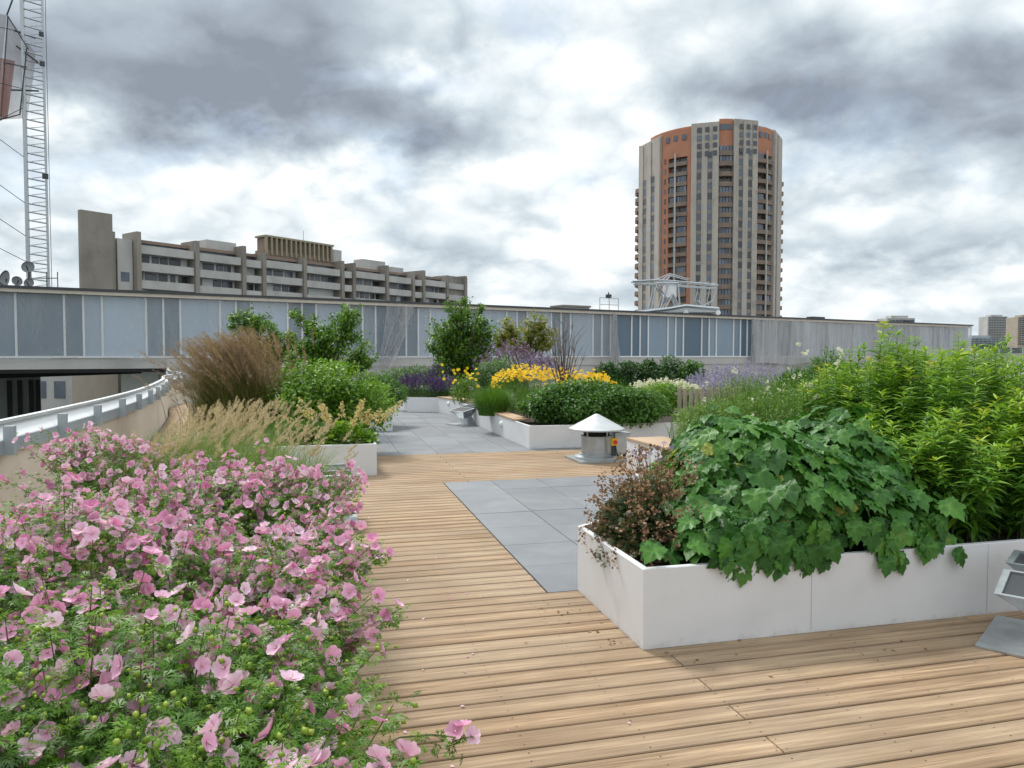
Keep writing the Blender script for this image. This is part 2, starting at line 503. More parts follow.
def bush(name, label, cat, c, rad, n, tpl, size, m, group=None, base_z=None, lump=0.22, inner=0.55, zmin=-0.75, stem=M['bark'], nst=14, tf=None, root=None, upl=0.35, jit=0.5, part='foliage', freq=3.0):
    """leafy shrub: c = centre of its leaf body, rad = its half sizes"""
    c = np.asarray(c, float); rad = np.asarray(rad, float)
    bz = base_z if base_z is not None else c[2] - rad[2]
    r0 = root or thing(name, label, cat, (c[0], c[1], bz), 0, group)
    O = np.array([c[0], c[1], bz])
    d = rdir(int(n * 1.5)); d = d[d[:, 2] > zmin][:n]
    L = lumps(d, 7, freq)
    rr = RNG.uniform(inner ** 2, 1, len(d)) ** 0.5 * (1 + lump * L)
    P = c + d * rr[:, None] * rad + RNG.normal(size=d.shape) * size * 0.3
    P[:, 2] = np.maximum(P[:, 2], bz - 0.12 if zmin < -0.8 else bz + 0.01)
    ax = nz(d * 0.7 + rdir(len(d)) * 0.8 + UP * upl * RNG.uniform(-1, 1, (len(d), 1)))
    nr = nz(d * 0.6 + UP * 0.7 + rdir(len(d)) * jit)
    ti = np.clip(0.5 + 0.22 * RNG.normal(size=len(d)) + 0.12 * L, 0, 1)
    mb = MB().inst(tpl, P - O, ax, nr, size * RNG.uniform(0.65, 1.25, len(d)), ti)
    mb.build(part, m, r0, True)
    if nst:
        sb = MB()
        for k in RNG.choice(len(P), min(nst, len(P)), replace=False):
            b0 = np.array([RNG.normal() * rad[0] * 0.15, RNG.normal() * rad[1] * 0.15, 0]); e = P[k] - O
            mid = (b0 + e) / 2 + np.array([0, 0, 0.12 * rad[2]])
            sb.tube([b0, b0 * 0.6 + mid * 0.4 + [0, 0, 0.05 * rad[2]], mid, e], [size * 0.10 + 0.006, size * 0.08 + 0.004, 0.005, 0.002], 5)
        sb.build('stem', stem, r0)
    return r0

def blades(mb, B, h, az, lean, w, nseg=5, tint=0.5, sag=0.5):
    """grass blades: base points B, heights, lean direction and reach"""
    n = len(B)
    h = np.broadcast_to(h, (n,)); lean = np.broadcast_to(lean, (n,)); w = np.broadcast_to(w, (n,))
    hd = np.stack([np.cos(az), np.sin(az), np.zeros(n)], 1)
    pd = np.stack([-np.sin(az + RNG.normal(size=n) * 0.8), np.cos(az), np.zeros(n)], 1)
    pts = []
    for i in range(nseg + 1):
        t = i / nseg
        z = h * (t - sag * 0.35 * np.minimum(1, lean / (h + 1e-6)) * t ** 3)
        c = B + hd * (lean * t ** 2)[:, None] + UP * z[:, None]
        ww = w * (1 - t) ** 0.6 * (0.6 + 0.4 * min(1, t * 4))
        pts += [c - pd * ww[:, None], c + pd * ww[:, None]]
    V = np.stack(pts, 1).reshape(-1, 3)
    k = 2 * (nseg + 1)
    f = np.array([[2 * i, 2 * i + 1, 2 * i + 3, 2 * i + 2] for i in range(nseg)])
    mb.add(V, [(f[None] + (np.arange(n) * k)[:, None, None]).reshape(-1, 4)], np.repeat(np.broadcast_to(tint, (n,)), k))
    # tips and their directions
    tip = B + hd * lean[:, None] + UP * (h * (1 - sag * 0.35 * np.minimum(1, lean / (h + 1e-6))))[:, None]
    return tip, nz(hd * (lean * 2)[:, None] + UP * (h * 0.6)[:, None])

# ================================================================== SETTING
# ---- parapet line round the open courtyard, in deck coordinates (u, v)
PAR = np.array([uv(-2.85, -3), uv(-2.85, 2), uv(-2.85, 7.5), uv(-2.9, 10), uv(-3.0, 12.4), uv(-3.2, 15), uv(-3.55, 18), uv(-4.05, 21.5), uv(-4.7, 25.2)])[:, :2]
PAR = np.vstack([PAR, [[-12.0, 27.2], [-13.9, 30.6], [-15.6, 34.0], [-17.2, 37.5], [-18.9, 41.4]]])
def smooth_path(P, n=160):
    # Catmull-Rom
    P = np.vstack([2 * P[0] - P[1], P, 2 * P[-1] - P[-2]])
    out = []
    for i in range(1, len(P) - 2):
        for t in np.linspace(0, 1, 14, endpoint=False):
            a, b, c, d = P[i - 1], P[i], P[i + 1], P[i + 2]
            out.append(0.5 * (2 * b + (c - a) * t + (2 * a - 5 * b + 4 * c - d) * t * t + (3 * b - a - 3 * c + d) * t ** 3))
    out.append(P[-2])
    return np.array(out)
PATH = smooth_path(PAR)
PU = PATH @ np.array([CA, SA]); PV = PATH @ np.array([-SA, CA])
SEL = np.arange(len(PATH)) < 14 * 8 + 1
def u_left(v):
    return float(np.interp(v, PV[SEL], PU[SEL]))

def off(P, d):
    t = np.gradient(P, axis=0); t /= np.linalg.norm(t, axis=1)[:, None]
    return P + np.c_[t[:, 1], -t[:, 0]] * d          # to the right of the walking direction (garden side)

# ---- city ground and the roof slab of the garden
mb = MB(); mb.prism([[4000 * math.cos(a), 4000 * math.sin(a)] for a in np.linspace(0, 2 * PI, 49)[:-1]], -24.2, -24.0)
struct(mb.build('ground', M['city']))
slab = list(map(tuple, off(PATH, -0.02))) + [(-20, 62), (70, 110), (70, -6), (-2, -6)]
mb = MB(); mb.prism(slab, -1.6, -0.125)
struct(mb.build('roof_terrace', M['gravel']))

# ---- timber deck: single boards, real gaps, butt joints, screw heads
TILE_A = (1.46, 4.773, 9.301)          # u from, v from, v to (runs on behind the big planter)
DECK_END = 12.07
mb = MB()
PITCHB, GAP = 0.146, 0.0105
v = -1.5; k = 0
screws = []
def board(u0, u1, v0, v1, t):
    e = 0.004
    z1 = RNG.normal() * 0.0006
    V = np.array([[u0, v0, -.03], [u1, v0, -.03], [u1, v1, -.03], [u0, v1, -.03],
                  [u0, v0, z1 - e], [u1, v0, z1 - e], [u1, v1, z1 - e], [u0, v1, z1 - e],
                  [u0 + e * .6, v0 + e, z1], [u1 - e * .6, v0 + e, z1], [u1 - e * .6, v1 - e, z1], [u0 + e * .6, v1 - e, z1]])
    q = [[0, 1, 5, 4], [1, 2, 6, 5], [2, 3, 7, 6], [3, 0, 4, 7], [4, 5, 9, 8], [5, 6, 10, 9], [6, 7, 11, 10], [7, 4, 8, 11], [8, 9, 10, 11]]
    mb.add(V, [q], t)
while v < 27:
    v0, v1 = v, v + PITCHB - GAP
    ul = u_left(v) + 0.03
    ur = 12.0 if v < DECK_END else (-1.9 if v < 27 else 0)
    spans = [(ul, ur)]
    if v0 > TILE_A[1] - .05 and v1 < TILE_A[2] + .05:
        spans = [(ul, TILE_A[0] - 0.006), (4.53, ur)]
    off_j = 1.79 + (2.0 if k % 2 else 0.0) - 40
    for a, b in spans:
        js = [j for j in (off_j + 4.0 * i for i in range(24)) if a + .15 < j < b - .15]
        cuts = [a] + js + [b]
        for c0, c1 in zip(cuts[:-1], cuts[1:]):
            board(c0 + .003, c1 - .003, v0, v1, RNG.random())
            if v < 7:
                for sx in np.arange(math.ceil((c0) / 0.5) * 0.5 - 0.21, c1, 0.5):
                    if c0 + .01 < sx < c1 - .01:
                        screws += [(sx, v0 + .03), (sx, v1 - .03)]
                for e_ in (c0 + .025, c1 - .025):
                    screws += [(e_, v0 + .03), (e_, v1 - .03)]
    v += PITCHB; k += 1
sc = np.array([uv2 for uv2 in screws])
sc = sc + RNG.normal(size=sc.shape) * 0.004
th = np.arange(6) * PI / 3
V = np.stack([sc[:, None, 0] + 0.0036 * np.cos(th), sc[:, None, 1] + 0.0036 * np.sin(th), np.full((len(sc), 6), 0.0016)], 2)
mb.add(V.reshape(-1, 3), [np.arange(len(sc) * 6).reshape(-1, 6)], 0.5, 1)
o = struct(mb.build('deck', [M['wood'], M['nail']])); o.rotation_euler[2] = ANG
mb = MB(); mb.prism([(u_left(-3) + .05, -3), (12, -3), (12, 27), (u_left(27) + .3, 27), (u_left(20) + .1, 20), (u_left(12) + .05, 12)], -0.122, -0.11)
o = struct(mb.build('deck_base', M['gap'])); o.rotation_euler[2] = ANG

# ---- slate tiles
def tiles(name, u0, v0, nu, nv, ok=lambda u, v: True, s=0.61, sv=0.62):
    mb = MB()
    for i in range(nu):
        for j in range(nv):
            a, b = u0 + i * s, v0 + j * sv
            if not ok(a, b):
                continue
            g = 0.0025; e = 0.002; z = RNG.normal() * 0.0008
            a0, a1, b0, b1 = a + g, a + s - g, b + g, b + sv - g
            V = [[a0, b0, -.03], [a1, b0, -.03], [a1, b1, -.03], [a0, b1, -.03], [a0, b0, z - e], [a1, b0, z - e], [a1, b1, z - e], [a0, b1, z - e],
                 [a0 + e, b0 + e, z], [a1 - e, b0 + e, z], [a1 - e, b1 - e, z], [a0 + e, b1 - e, z]]
            mb.add(V, [[[0, 1, 5, 4], [1, 2, 6, 5], [2, 3, 7, 6], [3, 0, 4, 7], [4, 5, 9, 8], [5, 6, 10, 9], [6, 7, 11, 10], [7, 4, 8, 11], [8, 9, 10, 11]]], RNG.random())
    o = struct(mb.build(name, M['tile'])); o.rotation_euler[2] = ANG
tiles('paved_patch', TILE_A[0], TILE_A[1], 5, 7, s=0.61, sv=(TILE_A[2] - TILE_A[1]) / 7.0)
tiles('paved_terrace', -1.85, DECK_END + 0.02, 18, 24)

# ---- courtyard parapet: cream wall, grey band, white panels, posts and top rail
pr = thing('parapet', 'curved cream parapet wall with grey band and white metal rail above open courtyard', 'parapet wall', (0, 0, 0))
i_end = 14 * 8 + 8
full = PATH
def wall_strip(P, d0, d1, z0, z1):
    a, b = off(P, d0), off(P, d1); n = len(P)
    V = np.vstack([np.c_[a, np.full(n, z0)], np.c_[a, np.full(n, z1)], np.c_[b, np.full(n, z1)], np.c_[b, np.full(n, z0)]])
    i = np.arange(n - 1); fs = []
    for s in range(4):
        t = (s + 1) % 4
        fs.append(np.c_[i + s * n, i + t * n, i + 1 + t * n, i + 1 + s * n])
    fs += [[[0, n, 2 * n, 3 * n]], [[n - 1, 4 * n - 1, 3 * n - 1, 2 * n - 1]]]
    return V, fs
for nm, d0, d1, z0, z1, m in (('wall', -0.20, 0.0, -1.6, 0.70, 'cream'), ('band', -0.17, 0.035, 0.702, 0.835, 'steelband')):
    mb = MB(); mb.add(*wall_strip(full, d0, d1, z0, z1)); mb.build(nm, M[m], pr)
mb = MB()
a_, b_ = off(full, .012), off(full, -.115); n_ = len(full); i_ = np.arange(n_ - 1)
mb.add(np.vstack([np.c_[a_, np.full(n_, .838)], np.c_[b_, np.full(n_, .964)]]), [np.c_[i_, i_ + 1, i_ + 1 + n_, i_ + n_]]); mb.build('panel', M['white'], pr)
mb = MB(); mb.add(*wall_strip(full, -0.135, -0.06, 0.966, 0.998)); mb.build('top_rail', M['rail'], pr)
dist = np.r_[0, np.cumsum(np.linalg.norm(np.diff(full, axis=0), axis=1))]
tn = np.gradient(full, axis=0); tn /= np.linalg.norm(tn, axis=1)[:, None]
d0_ = float(np.interp(6.75, full[:, 1], dist))
pm = None
for s in np.arange(d0_ - 6.0, dist[-1], 1.5):
    x, y = np.interp(s, dist, full[:, 0]), np.interp(s, dist, full[:, 1])
    t = np.array([np.interp(s, dist, tn[:, 0]), np.interp(s, dist, tn[:, 1])])
    if pm is None:
        mb = MB(); mb.box(-0.038, -0.012, 0.70, 0.038, 0.07, 0.964); pm = mb.build('post', M['steelband'], pr); q = pm
    else:
        q = dup(pm, pr)
    q.location = (x + t[1] * 0.045, y - t[0] * 0.045, 0.0); q.rotation_euler[2] = math.atan2(t[1], t[0])+PI

# ---- planters
def planter(label, pts, h=0.435, group='white metal planters on the roof terrace', seams=True, th=0.035):
    """pts in (u,v), anticlockwise; thin walls, inner soil"""
    p = np.array(pts, float)
    o = p[0]
    w0 = uv(*o)
    r = thing('planter', label, 'planter', w0, ANG, group)
    q = p - o
    n = len(q)
    # inward offset polygon
    def inset(d):
        out = []
        for i in range(n):
            a, b, c = q[i - 1], q[i], q[(i + 1) % n]
            e1 = (b - a) / np.linalg.norm(b - a); e2 = (c - b) / np.linalg.norm(c - b)
            n1 = np.array([-e1[1], e1[0]]); n2 = np.array([-e2[1], e2[0]])
            bis = (n1 + n2); bis /= np.dot(bis, n1)
            out.append(b + bis * d)
        return np.array(out)
    qi = inset(th); qo = inset(0.004)
    V = np.vstack([np.c_[q, np.zeros(n) + .002], np.c_[q, np.full(n, h - .004)], np.c_[qo, np.full(n, h)], np.c_[qi, np.full(n, h)], np.c_[qi, np.full(n, h - .16)]])
    i = np.arange(n); j = (i + 1) % n
    fs = [np.c_[i + a * n, j + a * n, j + (a + 1) * n, i + (a + 1) * n] for a in range(4)]
    MB().add(V, fs).build('planter_wall', M['planter'], r)
    mb = MB(); mb.prism(inset(th + .001), 0.1, h - .06); mb.build('soil', M['soil'], r)
    if seams:
        for a in range(n):
            A, B = q[a], q[(a + 1) % n]
            L = np.linalg.norm(B - A); e = (B - A) / L; nn = np.array([e[1], -e[0]])
            for s in np.arange(1.05, L - .2, 1.25):
                c = A + e * s
                f = np.array([c - e * .0015 + nn * .0008, c + e * .0015 + nn * .0008])
                MB().add([[*f[0], .01], [*f[1], .01], [*f[1], h - .005], [*f[0], h - .005]], [[[0, 1, 2, 3]]]).build('seam', M['steelband'], r)
    return r, o

PL_big, o_big = planter('long pale planter in front of the large leafed foliage, its corner nearest the decking', [(1.67, 3.70), (7.5, 3.70), (7.5, 6.75), (2.95, 6.75), (2.95, 5.7), (1.67, 4.77)], 0.445)
planter('pale planter holding the pink mallow bush', [(-1.9, 0.3), (0.02, 0.3), (0.02, 6.9), (-.36, 6.9), (-.36, 8.6), (-1.9, 8.6)], 0.42)
planter('small pale planter with cream flower spikes in its corner beside the decking', [(-1.6, 10.05), (0.68, 10.05), (0.68, 13.6), (-1.6, 13.6)], 0.43)
planter('pale planter under the drooping bush at the edge of the slate terrace', [(-1.2, 16.0), (1.42, 16.0), (1.42, 19.6), (-1.2, 19.6)], 0.44)
PL_mid, o_mid = planter('long pale planter with yellow flowers and a low dark bush spilling over it', [(3.42, 12.3), (10.5, 12.3), (10.5, 20.5), (3.42, 20.5)], 0.40)
PL_r, o_r = planter('pale planter with a timber seat top beside the metal roof vent', [(4.20, 6.95), (10.5, 6.95), (10.5, 9.9), (4.20, 9.9)], 0.40)
# back planter: corner open towards the viewer
def inv(w):
    return (w[0] * CA + w[1] * SA, -w[0] * SA + w[1] * CA)
b = [inv(p) for p in ((-3.9, 24.6), (-2.98, 21.3), (-2.12, 21.1), (-0.97, 18.6), (0.7, 19.4), (0.8, 27), (-6, 27))]
PL_back, o_back = planter('pale angled planter of purple salvia at the far end of the slate terrace', b, 0.42)

def bench(parent, o, pts, h):
    p = np.array(pts) - o
    mb = MB()
    mb.prism(p, h + 0.002, h + 0.034, RNG.random())
    mb.build('bench_top', M['bench_wood'], parent)
bench(PL_r, o_r, [(4.19, 8.0), (4.78, 8.0), (4.78, 9.91), (4.19, 9.91)], .40)
bench(PL_mid, o_mid, [(3.41, 13.3), (3.72, 13.3), (3.72, 15.6), (3.41, 15.6)], .40)
A_, B_ = np.array(inv((-2.12, 21.1))), np.array(inv((-0.97, 18.6)))
e = (B_ - A_) / np.linalg.norm(B_ - A_); nn = np.array([-e[1], e[0]])
bench(PL_back, o_back, [A_ - nn * .01, B_ - nn * .01, B_ + nn * .42, A_ + nn * .42], .42)
def wall_lamp(parent, o, p, nrm, z):
    p = np.array(p) - o
    mb = MB(); mb.lathe([(0, .045), (.05, .04), (.062, .02), (.065, 0)], 16)
    l = mb.build('round_lamp', M['white'], parent, True)
    d = Vector((nrm[0], nrm[1], 0))
    l.rotation_euler = d.to_track_quat('Z', 'Y').to_euler(); l.location = (p[0], p[1], z)
wall_lamp(PL_mid, o_mid, (3.42, 14.35), (-1, 0), .25)
wall_lamp(PL_back, o_back, A_ + e * 0.95, -nn, .30)

# ---- metal roof vent with conical cap
vu, vv = 4.08, 10.80
V0 = uv(vu, vv)
vt = thing('roof_vent', 'metal roof vent with a conical cap standing between two planters', 'roof vent', V0, ANG)
mb = MB(); mb.box(-.40, -.40, .002, .36, .36, .03); mb.build('base_plate', M['galv'], vt)
mb = MB(); mb.lathe([(0, .031), (.34, .031), (.34, .06), (.27, .085), (.27, .10), (.235, .11), (.235, .36), (.245, .365), (.245, .375), (0, .375)], 40); mb.build('drum', M['galv'], vt, False)
mb = MB(); mb.lathe([(0, .376), (.2, .376), (.2, .44), (0, .44)], 24); mb.build('grille', M['black'], vt)
for a in (0.5, 2.07, 3.64, 5.21):
    mb = MB(); mb.tube([[.21 * math.cos(a), .21 * math.sin(a), .35], [.21 * math.cos(a), .21 * math.sin(a), .51]], .014, 8); mb.build('strut', M['galv'], vt)
mb = MB(); mb.lathe([(.425, .465), (.432, .47), (.43, .49), (.40, .505), (.03, .705), (0, .712), (0, .70), (.39, .497), (.425, .465)], 48); mb.build('cap', M['galvlight'], vt)
mb = MB(); mb.box(.27, -.10, .09, .52, .16, .40); mb.box(.26, -.11, .40, .53, .17, .415); mb.build('motor_box', M['galv'], vt)
mb = MB(); mb.box(.33, .0, .03, .37, .04, .09); mb.box(.45, .0, .03, .49, .04, .09); mb.build('box_leg', M['darkmetal'], vt)
mb = MB(); mb.box(.12, -.34, .25, .215, -.285, .36); sw = mb.build('switch_box', M['yellow'], vt)
mb = MB(); mb.tube([[.168, -.341, .305], [.168, -.375, .305]], .03, 12); mb.build('switch_knob', M['red'], sw)
mb = MB(); mb.box(.14, -.30, .09, .20, -.26, .25); mb.tube([[.19, -.31, .25], [.20, -.33, .15], [.26, -.25, .06], [.36, -.12, .10]], .011, 6); mb.build('cable', M['darkmetal'], vt)

# ---- folded metal pedestals
def pedestal(label, loc, rz, s=1.0):
    r = thing('metal_pedestal', label, 'metal pedestal', loc, rz, 'folded metal pedestals beside the planters')
    r.scale = (s, s, s)
    MB().box(-.38, -.38, .002, .34, .30, .014).build('base_plate', M['galv'], r)
    # folded stem: narrow waist, widening up and down
    ring = lambda w, d, y, z: [[-w, y - d, z], [w, y - d, z], [w, y + d, z], [-w, y + d, z]]
    V = ring(.16, .12, 0, .012) + ring(.075, .05, 0, .20) + ring(.15, .10, .0, .30)
    i = np.arange(4); j = (i + 1) % 4
    MB().add(V, [np.c_[i + 4 * a, j + 4 * a, j + 4 * a + 4, i + 4 * a + 4] for a in (0, 1)]).build('stem', M['galv'], r)
    def tray(y0, z0, y1, z1, w, depth):
        a = np.array([[-w, y0, z0], [w, y0, z0], [w, y1, z1], [-w, y1, z1]], float)
        c = a.mean(0); up = np.cross(a[1] - a[0], a[3] - a[0]); up /= np.linalg.norm(up)
        inn = c + (a - c) * 0.88
        V = np.vstack([a, inn, inn - up * .03, c + (a - c) * .3 - up * depth])
        fs = [np.c_[i, j, j + 4, i + 4], np.c_[i + 4, j + 4, j + 8, i + 8], np.c_[j, i, i + 12, j + 12], [[15, 14, 13, 12]]]
        t = MB().add(V, fs).build('tray', M['galv'], r)
        MB().add(inn - up * .012, [[[0, 1, 2, 3]]]).build('panel', M['darkmetal'], t)
    tray(-.34, .325, -.02, .40, .30, .20)
    tray(.02, .43, .34, .445, .30, .22)
    return r
pedestal('folded galvanised pedestal beside the long pale planter at the picture edge', (3.05, 4.06, 0), math.radians(-42), .95)
pedestal('dark folded metal pedestal on the slate terrace between two benches', G(468, 424.5), math.radians(-52), 1.0)
pedestal('folded metal pedestal half hidden behind the mallow and feather grass', uv(-0.07, 7.4), ANG, 1.12)

# ================================================================== WING BUILDING behind the garden
W0 = np.array([-25.6, 37.3]); Wd = np.array([77.2, 47.2]); WL = np.linalg.norm(Wd); Wd = Wd / WL
WA = math.atan2(Wd[1], Wd[0])
ZR = 5.0
T0, T1 = -26.0, WL
def wx(px, yo=0.0):
    """wing coordinate t of the facade seen at picture column px"""
    d = np.array([(px - 512) / F, 1.0])
    # W0 + t*Wd = s*d
    A = np.array([[d[0], -Wd[0]], [d[1], -Wd[1]]])
    s, t = np.linalg.solve(A, W0)
    return t
def wxd(px, dep):
    d = np.array([(px - 512) / F, 1.0]); P0 = W0 + np.array([-Wd[1], Wd[0]]) * dep
    return np.linalg.solve(np.array([[d[0], -Wd[0]], [d[1], -Wd[1]]]), P0)[1]
wg = thing('glass_wing', 'long low building wing with glazed facade and flat roof across the background', 'building', (W0[0], W0[1], 0), WA)
tl = wx(166)                                    # left of this the storey hangs over the courtyard
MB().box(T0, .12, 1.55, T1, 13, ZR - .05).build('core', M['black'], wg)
MB().box(T0, -.46, ZR - .02, T1 + .3, 13.4, ZR + .12).build('roof', M['darkmetal'], wg)
MB().box(T0, -.40, ZR - .20, T1, .1, ZR - .022).build('fascia', mat('fascia_paint', (.55, .50, .43)), wg)
MB().box(T0, -.10, 1.50, T1, .1, 1.60).build('sill', M['white'], wg)
MB().box(T0, -.05, .92, T1, 12.9, 1.498).build('floor_band', M['conclight'], wg)
MB().box(tl, .02, -.6, T1, 12.8, .918).build('lower_wall', M['conclight'], wg)
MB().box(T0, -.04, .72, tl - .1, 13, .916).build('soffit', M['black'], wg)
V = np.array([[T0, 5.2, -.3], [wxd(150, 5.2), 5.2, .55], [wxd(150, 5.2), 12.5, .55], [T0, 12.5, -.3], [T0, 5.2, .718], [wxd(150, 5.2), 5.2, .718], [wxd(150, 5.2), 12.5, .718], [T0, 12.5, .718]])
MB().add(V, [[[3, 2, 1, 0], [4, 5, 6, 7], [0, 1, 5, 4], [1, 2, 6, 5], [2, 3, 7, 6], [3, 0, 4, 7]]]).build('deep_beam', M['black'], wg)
MB().box(T0, 6.5, -24, wxd(40, 6.5), 8, .716, .30).build('recessed_wall', mat('green_grey_glass', (0.16, 0.19, 0.18), (0.10, 0.12, 0.12), scale=.3, rough=.3), wg)
colm = None
for px in (8.5, 19, 30.5, 37.5):
    t = wxd(px, 6.0)
    if colm is None:
        MBc = MB().box(-.11, 6.1, -24, .11, 6.45, .2); colm = MBc.build('column', M['black'], wg); q = colm
    else:
        q = dup(colm, wg)
    q.location.x = t
# mullions and panes: wide, narrow, narrow
BAY = (2.1, .86, .86)
t = wx(17) - 3.82 * 7; k = 0
pane_m, mull = {}, None
span_open = (wx(613.5), wx(746.5))
while t < T1 - .3:
    w = BAY[k % 3]
    if t > T0:
        if mull is None:
            mull = MB().box(-.05, -.09, 1.601, .05, .02, ZR - .222).build('mullion', M['white'], wg); q = mull
        else:
            q = dup(mull, wg)
        q.location.x = t
        key = (round(w, 2), (k * 7 + k // 5) % 4, span_open[0] < t < span_open[1])
        if key not in pane_m:
            tint = RNG.random() if not key[2] else (0.62, 0.9, 1.0, 0.8)[key[1]]
            pane_m[key] = MB().add([[.052, -.0, 1.601], [w - .052, 0, 1.601], [w - .052, 0, ZR - .222], [.052, 0, ZR - .222]], [[[0, 1, 2, 3]]], tint).build('window', M['winglass'], wg); q = pane_m[key]
        else:
            q = dup(pane_m[key], wg)
        q.location.x = t
    t += w; k += 1
# scaffold netting in front
def net(name, label, t0, t1, z0, z1, m, fold=.05, amp2=0.0, y=-.35):
    L = t1 - t0; n = max(8, int(L / .11)); nzv = 10
    s = np.linspace(0, L, n)
    f = fold * (np.sin(s * 5.1 + 1.3 * np.sin(s * .7)) + .6 * np.sin(s * 11.3 + 2 * np.sin(s * .31)) + .35 * np.sin(s * 2.1))
    rows = []
    for i in range(nzv):
        h = i / (nzv - 1)
        z = z0 + (z1 - z0) * h
        yy = y + f * (0.35 + .65 * (1 - h)) + .04 * np.sin(3 * h + s * .4)
        zz = z + (.10 * np.sin(s * .9) if i == 0 else 0)
        rows.append(np.stack([s, yy, np.broadcast_to(zz, n)], 1))
    V = np.concatenate(rows)
    i = np.arange(n - 1); fs = [np.c_[i + a * n, i + 1 + a * n, i + 1 + (a + 1) * n, i + (a + 1) * n] for a in range(nzv - 1)]
    o = MB().add(V, fs).build(name, m, None, True)
    p = W0 + Wd * t0
    o.location = (p[0], p[1], 0); o.rotation_euler[2] = WA
    return tag(o, label, 'netting', 'netting sheets on the long wing')
net('scaffold_net', 'thin pale netting over the blue glass where the wing overhangs the courtyard', T0 + .1, wx(612), 1.45, ZR - .1, M['net'], .012, y=-.22)
net('scaffold_net', 'dense grey folded netting closing off the far end of the wing', wx(748), T1 + .1, .9, ZR - .1, M['net2'], .07)
net('scaffold_net', 'grey netting hanging to the ground behind the brown grass', wx(166), wx(229), -.04, 1.44, M['net2'], .05)
def bunch(px, label, w, lean):
    """a net drawn aside: a narrow sheet in deep folds, tied at the roof edge and hanging free below"""
    n, nv = 46, 14
    a = np.linspace(-.5, .5, n); rows = []
    for i in range(nv):
        h = i / (nv - 1)
        wid = w * (.35 + .65 * h ** .7) if lean == 0 or abs(lean) < .3 else w * (1.0 - .55 * h)
        xx = a * wid + lean * h ** 1.3 + .04 * np.sin(a * 31 + 5 * h)
        yy = -.52 + .16 * np.sin(a * 44 + 2.2 * h) * (.5 + .5 * h) + .08 * np.sin(a * 17 + 3 * h)
        zz = ZR - .12 - h * 3.9 + .25 * h * np.sin(a * 6 + 1)
        rows.append(np.stack([xx, yy, zz], 1))
    i = np.arange(n - 1)
    o = MB().add(np.concatenate(rows), [np.c_[i + k * n, i + 1 + k * n, i + 1 + (k + 1) * n, i + (k + 1) * n] for k in range(nv - 1)]).build('net_bunch', M['net3'], None, True)
    p = W0 + Wd * wx(px)
    o.location = (p[0], p[1], 0); o.rotation_euler[2] = WA
    tag(o, label, 'netting', 'gathered bundles of netting')
bunch(398, 'torn netting pulled aside and sagging behind the small trees', 2.0, -1.3)
bunch(610, 'gathered netting hanging straight beside the open blue windows', .7, .1)
bunch(748, 'narrow gathered netting tied at the corner where the grey sheet begins', .35, .05)

# courtyard walls seen below the overhang
def wall_box(name, label, cat, p0, p1, z0, z1, m, th=.3):
    p0, p1 = np.array(p0), np.array(p1); L = np.linalg.norm(p1 - p0); a = math.atan2(p1[1] - p0[1], p1[0] - p0[0])
    o = MB().box(0, 0, z0, L, th, z1).build(name, m); o.location = (p0[0], p0[1], 0); o.rotation_euler[2] = a
    return tag(o, label, cat)
wall_box('courtyard_wall', 'pale grey wall panel under the overhang beyond the curved rail', 'wall', at(121, 380, 47)[:2], at(158, 380, 44)[:2], -12, .7, M['white'])
wall_box('courtyard_wall', 'beige rendered wall under the overhang beside the pale panel', 'wall', at(72, 380, 58)[:2], at(118, 380, 52)[:2], -14, .7, M['beige'])
cb = thing('courtyard_building', 'cream building with dark windows glimpsed under the overhang', 'building', (*at(42, 380, 74)[:2], -24))
MB().box(-4, 0, 0, 7, 8, 25).build('wall', M['conclight'], cb)
for i in range(4):
    for j in range(3):
        MB().box(-2.6 + i * 1.9, -.05, 15.6 + j * 2.9, -1.5 + i * 1.9, .02, 17.3 + j * 2.9).build('window', M['glassdark'], cb)

# ---- things on the wing's roof
ZT = ZR + .12
def on_roof(px, y=3.0):
    p = W0 + Wd * wx(px) + np.array([-Wd[1], Wd[0]]) * y
    return np.array([p[0], p[1], ZT])
p = on_roof(38, 9)
# lattice mast
mast = thing('lattice_mast', 'tall white steel lattice mast rising behind the roof of the long wing', 'lattice mast', (*at(39, 290, 60)[:2], ZT - .1), math.radians(30))
MH, MW, MD = 40.0, .68, .16
for sx in (-1, 1):
    for sy in (-1, 1):
        MB().tube([[sx * MW, sy * MD, 0], [sx * MW, sy * MD, MH]], (.15 if sx < 0 else .09) * (1 if sy < 0 else .6), 8).build('leg', M['galv'], mast)
mb = MB()
z = .6
while z < MH - 1:
    mb.tube([[-MW, -MD, z + .16], [MW, -MD, z]], .065, 5, cap=False)
    mb.tube([[-MW, MD, z + .16], [MW, -MD, z + .42]], .03, 5, cap=False)
    z += .66
mb.build('lattice', M['galv'], mast)
mb = MB(); mb.tube([[MW + .22, -MW, 0], [MW + .22, -MW, MH]], .022, 5); mb.build('cable_run', M['darkmetal'], mast)
mb = MB()
for z_, w_ in ((28, .30), (26.3, .34), (21.7, .2), (19.4, .22), (10.6, .26)):
    mb.box(MW - .25, -MW - .35, z_, MW - .25 + w_ * 1.6, -MW - .08, z_ + .75 * w_ * 2)
mb.build('equipment_box', M['darkmetal'], mast)
for (z0_, x1_, z1_) in ((17.6, -8, 18.6), (16.2, -9, 10), (12.2, -7, 17), (8.6, -9, 15), (6.0, -9, 12), (4.0, -8, 8), (27, -8, 29), (22, -6, 22.4)):
    MB().tube([[-MW, -MD, z0_], [x1_, -MD + .4, z1_]], .028, 5).build('stay', M['darkmetal'], mast)
